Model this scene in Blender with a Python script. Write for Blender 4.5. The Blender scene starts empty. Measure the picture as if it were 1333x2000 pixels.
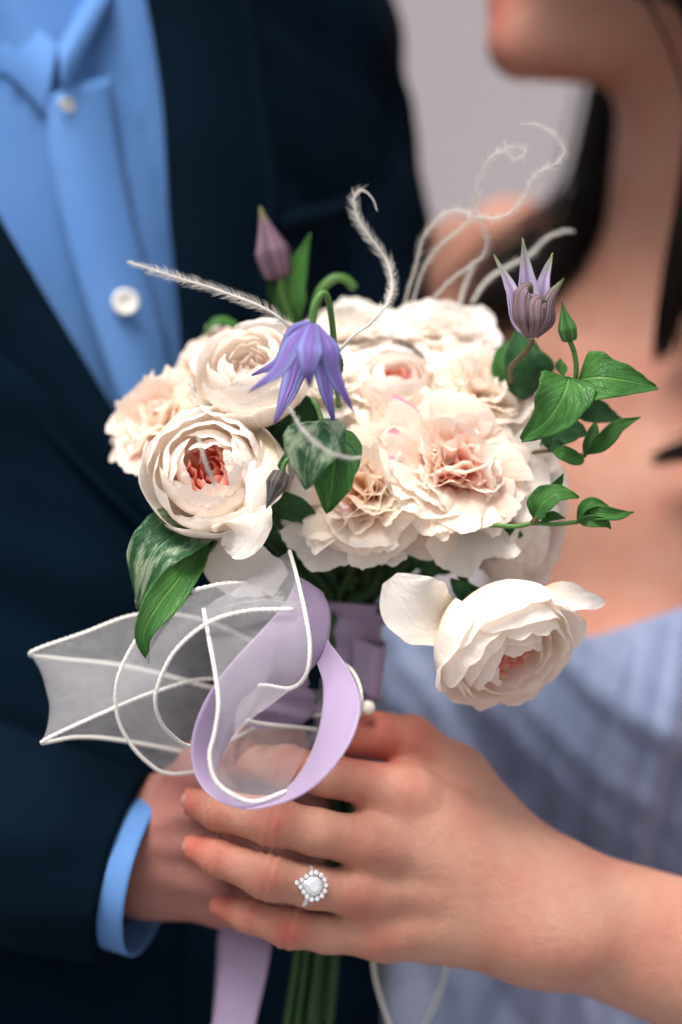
import bpy, math, random
import numpy as np
from mathutils import Vector, Matrix

# ------------------------------------------------------------------ camera, sky, sun, exposure
scene = bpy.context.scene
COL = scene.collection
H = 1.12                      # height of the camera axis above the pavement
LENS = 85.0
S = 36.0 / LENS / 2000.0      # metres per photo pixel at one metre

cam_data = bpy.data.cameras.new('camera')
cam = bpy.data.objects.new('camera', cam_data)
COL.objects.link(cam)
cam.location = (0, -1, H)
cam.rotation_euler = (math.radians(90), 0, 0)
cam_data.lens = LENS
cam_data.sensor_width = 36
cam_data.clip_start = 0.05
cam_data.clip_end = 500
cam_data.dof.use_dof = True
cam_data.dof.focus_distance = 0.997
cam_data.dof.aperture_fstop = 2.3
scene.camera = cam

SUN_EL, SUN_AZ = 61.0, 204.0   # azimuth measured clockwise from +Y; the camera looks along +Y
world = bpy.data.worlds.new('World')
scene.world = world
world.use_nodes = True
wn, wl = world.node_tree.nodes, world.node_tree.links
bgn = wn['Background']
sky = wn.new('ShaderNodeTexSky')
sky.sky_type = 'NISHITA'
sky.sun_disc = False
sky.sun_elevation = math.radians(SUN_EL)
sky.sun_rotation = math.radians(SUN_AZ)
sky.dust_density = 4.0
hsv = wn.new('ShaderNodeHueSaturation')
hsv.inputs['Saturation'].default_value = 0.3
wl.new(sky.outputs['Color'], hsv.inputs['Color'])
wl.new(hsv.outputs['Color'], bgn.inputs['Color'])
bgn.inputs['Strength'].default_value = 0.055

sun_data = bpy.data.lights.new('sun', 'SUN')
sun = bpy.data.objects.new('sun', sun_data)
COL.objects.link(sun)
sun_data.energy = 1.5
sun_data.angle = math.radians(28)
sun_data.color = (1.0, 0.95, 0.885)
az, el = math.radians(SUN_AZ), math.radians(SUN_EL)
sdir = Vector((math.sin(az) * math.cos(el), math.cos(az) * math.cos(el), math.sin(el)))
sun.rotation_euler = sdir.to_track_quat('Z', 'Y').to_euler()
sun.location = sdir * 5 + Vector((0, 0, H))

scene.view_settings.view_transform = 'Standard'
scene.view_settings.look = 'None'
scene.view_settings.gamma = 1
scene.view_settings.exposure = 1.7
scene.view_settings.use_curve_mapping = False
scene.cycles.max_bounces = 12
scene.cycles.diffuse_bounces = 7
scene.cycles.use_adaptive_sampling = True
scene.cycles.adaptive_threshold = 0.03
scene.cycles.transparent_max_bounces = 24
scene.cycles.transmission_bounces = 8
scene.cycles.use_denoising = True

# ------------------------------------------------------------------ helpers
def P(px, py, y):
    d = 1 + y
    return np.array([(px - 666.5) * S * d, y, H + (1000 - py) * S * d])

def PS(pts):
    return np.array([P(*p) for p in pts])

def rad(px, y):
    return px * S * (1 + y)

def catmull(pts, n):
    p = np.asarray(pts, float)
    if len(p) == 2:
        t = np.linspace(0, 1, n)[:, None]
        return p[0] * (1 - t) + p[1] * t
    e = np.vstack([2 * p[0] - p[1], p, 2 * p[-1] - p[-2]])
    m = len(p) - 1
    t = np.linspace(0, m, n)
    i = np.minimum(t.astype(int), m - 1)
    f = (t - i)[:, None]
    a, b, c, d = e[i], e[i + 1], e[i + 2], e[i + 3]
    return 0.5 * (2 * b + (c - a) * f + (2 * a - 5 * b + 4 * c - d) * f ** 2 + (3 * b - a - 3 * c + d) * f ** 3)

def nrm(v):
    v = np.asarray(v, float)
    return v / np.maximum(np.linalg.norm(v, axis=-1, keepdims=True), 1e-12)

def wob(rng, n=4, f0=1.0):
    """smooth 1-D wobble made of a few sines"""
    fr = [f0 * (k + 1) * rng.uniform(.7, 1.3) for k in range(n)]
    ph = [rng.uniform(0, 6.28) for _ in range(n)]
    am = [1.0 / (k + 1) for k in range(n)]
    return lambda x: sum(a * np.sin(f * x + p) for a, f, p in zip(am, fr, ph))

MATRIX = {}

def tag(o, label=None, cat=None, group=None, kind=None):
    if label: o['label'] = label
    if cat: o['category'] = cat
    if group: o['group'] = group
    if kind: o['kind'] = kind
    return o

def thing(name, loc, label, cat, group=None, axis=None, roll=0.0):
    o = bpy.data.objects.new(name, None)
    o.empty_display_size = 0.02
    COL.objects.link(o)
    m = Matrix.Translation(Vector(loc))
    if axis is not None:
        q = Vector(axis).to_track_quat('Z', 'Y')
        m = m @ q.to_matrix().to_4x4() @ Matrix.Rotation(roll, 4, 'Z')
    o.matrix_world = m
    MATRIX[o] = np.array(m)
    return tag(o, label, cat, group)

def mesh_obj(name, V, F, mat, parent=None, uv=None, world=True, smooth=True, attrs=None):
    V = np.asarray(V, float).reshape(-1, 3)
    if parent is not None and world:
        inv = np.linalg.inv(MATRIX.get(parent, np.eye(4)))
        V = V @ inv[:3, :3].T + inv[:3, 3]
    me = bpy.data.meshes.new(name)
    F = np.asarray(F)
    me.vertices.add(len(V))
    me.vertices.foreach_set('co', V.astype(np.float32).ravel())
    k = F.shape[1]
    me.loops.add(F.size)
    me.loops.foreach_set('vertex_index', F.astype(np.int32).ravel())
    me.polygons.add(len(F))
    me.polygons.foreach_set('loop_start', (np.arange(len(F)) * k).astype(np.int32))
    me.polygons.foreach_set('loop_total', np.full(len(F), k, np.int32))
    me.polygons.foreach_set('use_smooth', np.full(len(F), smooth, bool))
    if uv is not None:
        l = me.uv_layers.new(name='UVMap')
        l.data.foreach_set('uv', np.asarray(uv, np.float32)[F.ravel()].ravel())
    for an, av in (attrs or {}).items():
        a = me.attributes.new(an, 'FLOAT', 'POINT')
        a.data.foreach_set('value', np.asarray(av, np.float32))
    me.update(calc_edges=True)
    me.validate()
    if mat is not None:
        me.materials.append(mat)
    o = bpy.data.objects.new(name, me)
    COL.objects.link(o)
    if parent is not None:
        o.parent = parent
        # a sub-part of a part shares the space of the top-level thing
        MATRIX[o] = MATRIX.get(parent, np.eye(4))
    return o

_GF = {}
def grid_faces(a, b, wrap=False):
    key = (a, b, wrap)
    if key not in _GF:
        i, j = np.meshgrid(np.arange(a - 1), np.arange(b if wrap else b - 1), indexing='ij')
        i, j = i.ravel(), j.ravel()
        j2 = (j + 1) % b
        _GF[key] = np.stack([i * b + j, i * b + j2, (i + 1) * b + j2, (i + 1) * b + j], 1)
    return _GF[key]

def grid_uv(a, b):
    v, u = np.meshgrid(np.linspace(0, 1, a), np.linspace(0, 1, b), indexing='ij')
    return np.stack([u.ravel(), v.ravel()], 1)

def grid_obj(name, G, mat, parent=None, world=True, wrap=False, thick=0.0, uv=None, offset=0.0):
    a, b = G.shape[:2]
    o = mesh_obj(name, G.reshape(-1, 3), grid_faces(a, b, wrap), mat, parent,
                 uv=grid_uv(a, b) if uv is None else uv, world=world)
    if thick:
        m = o.modifiers.new('solidify', 'SOLIDIFY')
        m.thickness = thick
        m.offset = offset
    return o

def frames(C):
    T = nrm(np.gradient(C, axis=0))
    N = np.zeros_like(T)
    n = np.cross(T[0], [0.3, 0.2, 0.93])
    if np.linalg.norm(n) < 1e-3:
        n = np.cross(T[0], [1, 0, 0])
    n = nrm(n)
    for i in range(len(T)):
        n = nrm(n - T[i] * np.dot(n, T[i]))
        N[i] = n
    return T, N, np.cross(T, N)

def tube_geo(C, r, sides=8, mod=None):
    C = np.asarray(C, float)
    n = len(C)
    r = np.broadcast_to(np.asarray(r, float), (n,))
    T, N, B = frames(C)
    th = np.linspace(0, 2 * np.pi, sides, endpoint=False)
    rr = np.repeat(r[:, None], sides, 1)
    if mod is not None:
        arc = np.concatenate([[0], np.cumsum(np.linalg.norm(np.diff(C, axis=0), axis=1))])
        rr = rr * mod(arc[:, None], th[None, :])
    V = C[:, None] + rr[..., None] * (np.cos(th)[None, :, None] * N[:, None] + np.sin(th)[None, :, None] * B[:, None])
    F = grid_faces(n, sides, True)
    V = V.reshape(-1, 3)
    # end caps as a fan of quads (degenerate-free): collapse rings to centre points
    V = np.vstack([V, C[0], C[-1]])
    i0, i1 = n * sides, n * sides + 1
    caps = []
    for j in range(0, sides, 2):
        caps.append([i0, (j + 2) % sides, (j + 1) % sides, j])
        b = (n - 1) * sides
        caps.append([i1, b + j, b + (j + 1) % sides, b + (j + 2) % sides])
    return V, np.vstack([F, np.array(caps)])

def tube(name, C, r, mat, parent=None, sides=8, mod=None, world=True):
    V, F = tube_geo(C, r, sides, mod)
    vv = np.linspace(0, 1, len(C))
    uv = np.concatenate([np.stack([np.tile(np.linspace(0, 1, sides), len(C)), np.repeat(vv, sides)], 1), [[.5, 0], [.5, 1]]])
    return mesh_obj(name, V, F, mat, parent, uv=uv, world=world)

# ------------------------------------------------------------------ signed-distance bodies
def smin(a, b, k):
    h = np.clip(.5 + .5 * (b - a) / k, 0, 1)
    return b + (a - b) * h - k * h * (1 - h)

def cone_d(X, a, b, ra, rb):
    ba = b - a
    L2 = max(float(np.dot(ba, ba)), 1e-12)
    pa = [X[i] - a[i] for i in range(3)]
    t = np.clip((pa[0] * ba[0] + pa[1] * ba[1] + pa[2] * ba[2]) / L2, 0, 1)
    return np.sqrt((pa[0] - t * ba[0]) ** 2 + (pa[1] - t * ba[1]) ** 2 + (pa[2] - t * ba[2]) ** 2) - (ra + (rb - ra) * t)

def chain_d(X, pts, rs, k):
    d = None
    for i in range(len(pts) - 1):
        c = cone_d(X, pts[i], pts[i + 1], rs[i], rs[i + 1])
        d = c if d is None else smin(d, c, k)
    return d

def surface_nets(f, lo, hi, h):
    lo, hi = np.asarray(lo, float), np.asarray(hi, float)
    n = np.ceil((hi - lo) / h).astype(int) + 1
    ax = [np.arange(n[i], dtype=np.float32) * h + lo[i] for i in range(3)]
    X = np.meshgrid(*ax, indexing='ij', sparse=True)
    D = np.broadcast_to(f(X), tuple(n)).astype(np.float32)
    s = D < 0
    c = np.zeros(tuple(n - 1), np.uint8)
    for dx in (0, 1):
        for dy in (0, 1):
            for dz in (0, 1):
                c += s[dx:n[0] - 1 + dx, dy:n[1] - 1 + dy, dz:n[2] - 1 + dz]
    act = (c > 0) & (c < 8)
    idx = -np.ones(act.shape, np.int64)
    cells = np.argwhere(act)
    idx[act] = np.arange(len(cells))
    V = lo + (cells + .5) * h
    for _ in range(4):
        X = [V[:, i] for i in range(3)]
        d = f(X)
        e = h * .3
        g = np.stack([(f([X[j] + (e if i == j else 0) for j in range(3)]) - f([X[j] - (e if i == j else 0) for j in range(3)])) / (2 * e) for i in range(3)], 1)
        step = d[:, None] * g / np.maximum((g * g).sum(1), .25)[:, None]
        ln = np.linalg.norm(step, axis=1, keepdims=True)
        V = V - step * np.minimum(1, h * .8 / np.maximum(ln, 1e-9))
    F = []
    for a in range(3):
        b_, c_ = (a + 1) % 3, (a + 2) % 3
        sl0 = [slice(None)] * 3; sl1 = [slice(None)] * 3
        sl0[a] = slice(0, n[a] - 1); sl1[a] = slice(1, n[a])
        s0, s1 = s[tuple(sl0)], s[tuple(sl1)]
        ed = np.argwhere(s0 != s1)
        ok = (ed[:, b_] > 0) & (ed[:, c_] > 0) & (ed[:, b_] < n[b_] - 1) & (ed[:, c_] < n[c_] - 1)
        ed = ed[ok]
        q = []
        for (ob, oc) in ((-1, -1), (0, -1), (0, 0), (-1, 0)):
            k = ed.copy()
            k[:, b_] += ob; k[:, c_] += oc
            q.append(idx[k[:, 0], k[:, 1], k[:, 2]])
        q = np.stack(q, 1)
        flip = ~s0[ed[:, 0], ed[:, 1], ed[:, 2]]
        q[flip] = q[flip][:, ::-1]
        F.append(q)
    F = np.vstack(F)
    F = F[(F >= 0).all(1)]
    return V, F

# ------------------------------------------------------------------ materials
class NT:
    def __init__(self, name):
        self.m = bpy.data.materials.new(name)
        self.m.use_nodes = True
        self.n, self.l = self.m.node_tree.nodes, self.m.node_tree.links
        self.n.clear()
        self.out = self.n.new('ShaderNodeOutputMaterial')
    def add(self, t, **kw):
        o = self.n.new(t)
        for k, v in kw.items():
            if hasattr(o, k) and k not in o.inputs: setattr(o, k, v)
            else: self.set(o, k, v)
        return o
    def set(self, o, k, v):
        if hasattr(v, 'is_output') or isinstance(v, bpy.types.NodeSocket): self.l.new(v, o.inputs[k])
        else: o.inputs[k].default_value = v
    def noise(self, vec, scale, detail=3, rough=.5, dist=0):
        o = self.add('ShaderNodeTexNoise', Scale=scale, Detail=detail, Roughness=rough, Distortion=dist)
        if vec is not None: self.l.new(vec, o.inputs['Vector'])
        return o.outputs[0]
    def ramp(self, fac, stops, interp='LINEAR'):
        o = self.n.new('ShaderNodeValToRGB')
        o.color_ramp.interpolation = interp
        e = o.color_ramp.elements
        while len(e) < len(stops): e.new(.5)
        for k, (p, c) in enumerate(stops):
            e[k].position = p
            e[k].color = (*c, 1) if len(c) == 3 else c
        self.l.new(fac, o.inputs[0])
        return o.outputs[0]
    def math(self, op, a, b=None, clamp=False):
        o = self.n.new('ShaderNodeMath'); o.operation = op; o.use_clamp = clamp
        for i, v in enumerate((a, b)):
            if v is None: continue
            if isinstance(v, (int, float)): o.inputs[i].default_value = v
            else: self.l.new(v, o.inputs[i])
        return o.outputs[0]
    def mix(self, fac, a, b, mode='MIX'):
        o = self.n.new('ShaderNodeMix'); o.data_type = 'RGBA'; o.blend_type = mode
        for i, v in ((0, fac), (6, a), (7, b)):
            if isinstance(v, (int, float)): o.inputs[i].default_value = v
            elif isinstance(v, tuple): o.inputs[i].default_value = (*v, 1) if len(v) == 3 else v
            else: self.l.new(v, o.inputs[i])
        return o.outputs[2]
    def bump(self, h, strength, dist):
        o = self.add('ShaderNodeBump', Strength=strength, Distance=dist)
        self.l.new(h, o.inputs['Height'])
        return o.outputs[0]
    def uv(self, su=1.0, sv=1.0, rnd=False):
        c = self.n.new('ShaderNodeTexCoord')
        mp = self.n.new('ShaderNodeMapping')
        mp.inputs['Scale'].default_value = (su, sv, 1)
        self.l.new(c.outputs['UV'], mp.inputs['Vector'])
        if rnd:
            oi = self.n.new('ShaderNodeObjectInfo')
            cb = self.n.new('ShaderNodeCombineXYZ')
            for k in range(3): 
                self.l.new(self.math('MULTIPLY', oi.outputs['Random'], 37.0 + 11 * k), cb.inputs[k])
            self.l.new(cb.outputs[0], mp.inputs['Location'])
        return mp.outputs[0]
    def obj(self, scale=1.0):
        c = self.n.new('ShaderNodeTexCoord')
        mp = self.n.new('ShaderNodeMapping')
        mp.inputs['Scale'].default_value = (scale,) * 3 if isinstance(scale, (int, float)) else scale
        self.l.new(c.outputs['Object'], mp.inputs['Vector'])
        return mp.outputs[0]
    def uvsep(self):
        c = self.n.new('ShaderNodeTexCoord')
        s = self.n.new('ShaderNodeSeparateXYZ')
        self.l.new(c.outputs['UV'], s.inputs[0])
        return s.outputs[0], s.outputs[1]
    def done(self, sh):
        self.l.new(sh, self.out.inputs['Surface'])
        return self.m
    def thin(self, col, rough, trans, normal=None, spec=.3, tcol=None):
        p = self.add('ShaderNodeBsdfPrincipled', Roughness=rough)
        p.inputs['Specular IOR Level'].default_value = spec
        self.set(p, 'Base Color', col)
        t = self.add('ShaderNodeBsdfTranslucent')
        self.set(t, 'Color', col if tcol is None else tcol)
        if normal is not None:
            self.l.new(normal, p.inputs['Normal']); self.l.new(normal, t.inputs['Normal'])
        mx = self.n.new('ShaderNodeMixShader')
        mx.inputs[0].default_value = trans
        self.l.new(p.outputs[0], mx.inputs[1]); self.l.new(t.outputs[0], mx.inputs[2])
        return mx.outputs[0]

def petal_mat(name, base, mid, edge, p1=.25, p2=.6, streak=0.0, trans=.32, brown=0.0):
    t = NT(name)
    u, v = t.uvsep()
    wv = t.noise(t.uv(3, 2, True), 1.6, 3)
    vv = t.math('ADD', v, t.math('MULTIPLY', t.math('SUBTRACT', wv, .5), .28))
    col = t.ramp(vv, [(0.0, base), (p1, base), (p2, mid), (min(p2 + .28, .97), edge), (1.0, edge)])
    fine = t.noise(t.uv(42, 2.2, True), 1.5, 4, .6)
    col = t.mix(t.math('MULTIPLY', fine, .16), col, t.mix(.5, col, mid))
    if streak:
        st = t.noise(t.uv(9, .9, True), 1.0, 1)
        oi = t.add('ShaderNodeObjectInfo')
        gate = t.math('GREATER_THAN', oi.outputs['Random'], 1 - streak)
        sm = t.ramp(st, [(.66, (0, 0, 0)), (.72, (1, 1, 1))])
        win = t.ramp(v, [(.5, (0, 0, 0)), (.72, (1, 1, 1)), (.97, (1, 1, 1))])
        fac = t.math('MULTIPLY', t.math('MULTIPLY', sm, win), t.math('MULTIPLY', gate, .8))
        col = t.mix(fac, col, (.82, .22, .5))
    if brown:
        e = t.ramp(v, [(.93, (0, 0, 0)), (1.0, (1, 1, 1))])
        bn = t.ramp(t.noise(t.uv(5, 5, True), 2.2, 4), [(.52, (0, 0, 0)), (.66, (1, 1, 1))])
        col = t.mix(t.math('MULTIPLY', t.math('MULTIPLY', e, bn), brown), col, (.50, .27, .11))
    hgt = t.math('ADD', t.math('MULTIPLY', fine, .3), t.noise(t.uv(7, 5, True), 2.0, 3))
    nm = t.bump(hgt, .5, .0012)
    return t.done(t.thin(col, .5, trans, nm, .25, t.mix(.4, col, (.98, .82, .74))))

CREAM = (.955, .91, .855)
M = {}
M['rose_petal'] = petal_mat('cream rose petal', (.90, .80, .58), (.94, .87, .76), CREAM, .08, .35, 0, .4, .6)
M['rose_inner'] = petal_mat('blush rose petal', (.91, .52, .40), (.94, .79, .70), (.95, .90, .84), .2, .5, 0, .42)
M['rose_core'] = petal_mat('coral rose core petal', (.93, .26, .17), (.95, .36, .26), (.96, .60, .50), .30, .85, 0, .5)
M['carn_peach'] = petal_mat('peach carnation petal', (.90, .50, .27), (.94, .76, .58), (.96, .91, .83), .22, .58, .22, .5, .2)
M['carn_blush'] = petal_mat('blush carnation petal', (.91, .42, .31), (.95, .72, .60), (.95, .89, .81), .25, .66, .30, .5, .12)
M['carn_cream'] = petal_mat('cream carnation petal', (.91, .77, .50), (.94, .89, .76), (.965, .945, .90), .14, .40, .10, .5, .1)
M['carn_pink'] = petal_mat('pink flecked carnation petal', (.90, .46, .28), (.94, .73, .57), (.95, .87, .78), .28, .66, .5, .5, .15)
M['heart_peach'] = petal_mat('peach carnation heart', (.93, .44, .17), (.95, .66, .42), (.96, .87, .74), .30, .68, .05, .5)
M['heart_blush'] = petal_mat('coral carnation heart', (.94, .32, .22), (.96, .54, .43), (.96, .84, .76), .34, .76, .15, .5)

def leaf_mat(name, dark, light, vein, mott=0.0, purple=None):
    t = NT(name)
    u, v = t.uvsep()
    au = t.math('ABSOLUTE', t.math('SUBTRACT', u, .5))
    n1 = t.noise(t.uv(2.2, 2.2, True), 1.5, 4)
    col = t.mix(t.ramp(n1, [(.35, (0, 0, 0)), (.65, (1, 1, 1))]), dark, light)
    warp = t.math('MULTIPLY', t.math('SUBTRACT', t.noise(t.uv(3, 3, True), 1.5, 2), .5), .10)
    q = t.math('ADD', t.math('SUBTRACT', t.math('MULTIPLY', v, 6.0), t.math('MULTIPLY', au, 7.0)), t.math('MULTIPLY', warp, 8))
    fr = t.math('ABSOLUTE', t.math('SUBTRACT', t.math('FRACT', q), .5))
    side = t.ramp(fr, [(0.0, (1, 1, 1)), (.085, (0, 0, 0))])
    midr = t.ramp(au, [(0.0, (1, 1, 1)), (.022, (1, 1, 1)), (.04, (0, 0, 0))])
    vo = t.add('ShaderNodeTexVoronoi', feature='DISTANCE_TO_EDGE', Scale=1.0)
    t.l.new(t.uv(13, 20, True), vo.inputs['Vector'])
    net = t.ramp(vo.outputs['Distance'], [(0.0, (1, 1, 1)), (.07, (0, 0, 0))])
    vn = t.math('MAXIMUM', t.math('MAXIMUM', t.math('MULTIPLY', side, .6), midr), t.math('MULTIPLY', net, .22))
    col = t.mix(t.math('MULTIPLY', vn, .4), col, vein)
    if mott:
        mm = t.ramp(t.noise(t.uv(2.6, 2.0, True), 1.6, 3, .6), [(.46, (0, 0, 0)), (.6, (1, 1, 1))])
        col = t.mix(t.math('MULTIPLY', mm, mott), col, (.33, .42, .27))
    h = t.math('SUBTRACT', t.math('MULTIPLY', n1, .4), vn)
    nm = t.bump(h, .7, .0012)
    return t.done(t.thin(col, .48, .2, nm, .35, t.mix(.5, col, (.12, .30, .03))))

M['leaf'] = leaf_mat('clematis leaf', (.026, .115, .020), (.060, .205, .036), (.16, .33, .07))
M['leaf_dark'] = leaf_mat('dark rose leaf', (.014, .070, .02), (.035, .13, .036), (.07, .19, .05))
M['leaf_mottled'] = leaf_mat('mottled leaf', (.012, .065, .022), (.03, .12, .045), (.10, .20, .09), .85)

def sepal_mat(name, mid, side, tip, stripe):
    t = NT(name)
    u, v = t.uvsep()
    au = t.math('ABSOLUTE', t.math('SUBTRACT', u, .5))
    col = t.ramp(au, [(0.0, stripe), (.07, stripe), (.16, mid), (.34, side), (.5, mid)])
    fine = t.noise(t.uv(22, 2, True), 1.6, 3)
    col = t.mix(t.math('MULTIPLY', fine, .35), col, side)
    col = t.mix(t.ramp(v, [(.72, (0, 0, 0)), (1, (1, 1, 1))]), col, tip)
    nm = t.bump(t.math('ADD', fine, t.math('MULTIPLY', t.math('SINE', t.math('MULTIPLY', u, 31.4)), .5)), .4, .001)
    return t.done(t.thin(col, .5, .2, nm, .3))

M['violet'] = sepal_mat('violet clematis sepal', (.11, .085, .34), (.25, .25, .55), (.09, .05, .23), (.19, .085, .35))
M['mauve'] = sepal_mat('mauve clematis sepal', (.36, .26, .44), (.50, .44, .58), (.17, .24, .08), (.24, .13, .30))
M['mauve_back'] = sepal_mat('brown mauve sepal back', (.15, .08, .11), (.22, .16, .15), (.13, .19, .06), (.27, .17, .23))
M['bud_purple'] = sepal_mat('purple bud', (.13, .06, .11), (.22, .14, .18), (.18, .20, .06), (.09, .05, .07))
M['bud_dark'] = sepal_mat('dark bud', (.045, .035, .037), (.20, .18, .165), (.05, .035, .04), (.03, .02, .025))
M['bud_green'] = sepal_mat('green bud', (.035, .12, .025), (.09, .22, .06), (.05, .05, .03), (.02, .08, .015))

def simple(name, col, rough=.5, spec=.4, bscale=None, bstr=.2, bdist=.001, var=.0, vscale=40, **kw):
    t = NT(name)
    p = t.add('ShaderNodeBsdfPrincipled', Roughness=rough)
    p.inputs['Specular IOR Level'].default_value = spec
    c = col
    if var:
        n = t.noise(t.obj(), vscale, 4)
        c = t.mix(n, tuple(x * (1 - var) for x in col), tuple(min(1, x * (1 + var)) for x in col))
    t.set(p, 'Base Color', c if not isinstance(c, tuple) else (*c, 1))
    if bscale:
        t.l.new(t.bump(t.noise(t.obj(), bscale, 3), bstr, bdist), p.inputs['Normal'])
    for k, v in kw.items(): p.inputs[k].default_value = v
    return t.done(p.outputs[0])

M['stem'] = simple('green stem', (.07, .17, .035), .45, .4, 300, .3, .0006, .4, 60)
M['stem_dark'] = simple('dark green stem', (.018, .055, .015), .5, .3, 300, .3, .0006, .4, 60)
M['stem_brown'] = simple('brown green stem', (.10, .085, .035), .5, .3, 300, .3, .0006, .4, 60)
M['cord'] = simple('white cotton cord', (.74, .72, .68), .8, .1, 2500, .6, .0004)
M['pearl'] = simple('pearl', (.80, .74, .66), .18, .6, **{'Coat Weight': .6, 'Coat Roughness': .08})
M['silver'] = simple('silver', (.78, .76, .74), .18, .5, **{'Metallic': 1.0})
M['diamond'] = simple('diamond', (.90, .93, .97), .03, 1.0, **{'Metallic': .35, 'Coat Weight': 1.0, 'Coat Roughness': .02, 'Coat IOR': 2.2})
M['button'] = simple('shell button', (.76, .75, .71), .3, .5, 200, .1, .0004, .06, 90)
M['thread'] = simple('white thread', (.6, .6, .58), .8)
M['hair'] = simple('dark brown hair', (.010, .0065, .0055), .5, .15, None, var=.5, vscale=200)
M['nail'] = simple('fingernail', (.54, .285, .235), .25, .5, 300, .05, .0004, .06, 120, **{'Subsurface Weight': .15, 'Subsurface Radius': (.003, .001, .0006), 'Subsurface Scale': 1.0})
M['feather'] = None

def feather_mat():
    t = NT('silky white feather')
    return t.done(t.thin((.72, .69, .65, 1), .6, .35, None, .2))
M['feather'] = feather_mat()

def skin_mat(name, base, red, dark):
    t = NT(name)
    co = t.obj()
    n1 = t.noise(co, 38, 4, .55)
    n2 = t.noise(co, 160, 3, .6)
    at = t.add('ShaderNodeAttribute', attribute_name='flush')
    f = t.math('ADD', at.outputs['Fac'], t.math('MULTIPLY', t.ramp(n1, [(.42, (0, 0, 0)), (.70, (1, 1, 1))]), .42), True)
    col = t.mix(f, base, red)
    col = t.mix(t.math('MULTIPLY', t.ramp(n2, [(.5, (0, 0, 0)), (.75, (1, 1, 1))]), .16), col, dark)
    vo = t.add('ShaderNodeTexVoronoi', feature='DISTANCE_TO_EDGE', Scale=900.0)
    t.l.new(co, vo.inputs['Vector'])
    h = t.math('ADD', t.math('MULTIPLY', t.ramp(vo.outputs['Distance'], [(0, (0, 0, 0)), (.12, (1, 1, 1))]), .35), t.math('MULTIPLY', t.noise(co, 220, 5, .65), 1.8))
    nm = t.bump(h, .5, .0009)
    p = t.add('ShaderNodeBsdfPrincipled', Roughness=.43)
    t.set(p, 'Base Color', col)
    p.inputs['Specular IOR Level'].default_value = .38
    p.inputs['Subsurface Weight'].default_value = .15
    p.inputs['Subsurface Radius'].default_value = (.006, .0022, .0012)
    p.inputs['Subsurface Scale'].default_value = 1.0
    t.l.new(nm, p.inputs['Normal'])
    return t.done(p.outputs[0])
M['skin_f'] = skin_mat('warm fair skin', (.50, .255, .182), (.45, .12, .083), (.32, .13, .083))
M['skin_m'] = skin_mat('ruddy skin', (.37, .170, .140), (.34, .095, .080), (.24, .095, .075))

def cloth_mat(name, c1, c2, rough, wscale, wstr, sheen=0.0, patches=6.0, spec=.25):
    t = NT(name)
    co = t.obj()
    n = t.noise(co, patches, 4, .55)
    col = t.mix(t.ramp(n, [(.35, (0, 0, 0)), (.65, (1, 1, 1))]), c1, c2)
    w1 = t.add('ShaderNodeTexWave', Scale=wscale, Distortion=.6); w1.wave_type = 'BANDS'; w1.bands_direction = 'X'
    w2 = t.add('ShaderNodeTexWave', Scale=wscale, Distortion=.6); w2.bands_direction = 'Z'
    t.l.new(co, w1.inputs['Vector']); t.l.new(co, w2.inputs['Vector'])
    h = t.math('ADD', t.math('ADD', w1.outputs['Fac'], w2.outputs['Fac']), t.math('MULTIPLY', t.noise(co, 60, 4), 2))
    nm = t.bump(h, wstr, .0008)
    p = t.add('ShaderNodeBsdfPrincipled', Roughness=rough)
    t.set(p, 'Base Color', col)
    p.inputs['Specular IOR Level'].default_value = spec
    p.inputs['Sheen Weight'].default_value = sheen
    p.inputs['Sheen Roughness'].default_value = .4
    t.l.new(nm, p.inputs['Normal'])
    return t.done(p.outputs[0])
M['jacket'] = cloth_mat('navy wool', (.0008, .0042, .0095), (.0015, .0082, .0182), .85, 420, .3, .0, 6.0, .04)
M['shirt'] = cloth_mat('light blue cotton', (.078, .192, .455), (.108, .23, .49), .7, 700, .15, .04, 6.0, .15)
M['dress'] = cloth_mat('lavender chiffon', (.155, .205, .335), (.185, .205, .315), .5, 520, .12, .3, 4.0)

def satin_mat():
    t = NT('lavender satin')
    u, v = t.uvsep()
    n = t.noise(t.uv(3, 300), 1.0, 2)
    nm = t.bump(t.math('ADD', n, t.math('MULTIPLY', t.noise(t.uv(400, 40), 1, 2), .6)), .12, .0004)
    col = t.mix(t.noise(t.uv(2, 6), 1.2, 3), (.36, .265, .425), (.41, .315, .475))
    p = t.add('ShaderNodeBsdfPrincipled', Roughness=.36)
    t.set(p, 'Base Color', col)
    p.inputs['Specular IOR Level'].default_value = .35
    p.inputs['Anisotropic'].default_value = .5
    p.inputs['Sheen Weight'].default_value = .25
    t.l.new(nm, p.inputs['Normal'])
    tr = t.add('ShaderNodeBsdfTranslucent'); t.l.new(col, tr.inputs['Color'])
    mx = t.add('ShaderNodeMixShader'); mx.inputs[0].default_value = .2
    t.l.new(p.outputs[0], mx.inputs[1]); t.l.new(tr.outputs[0], mx.inputs[2])
    return t.done(mx.outputs[0])
M['satin'] = satin_mat()

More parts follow.
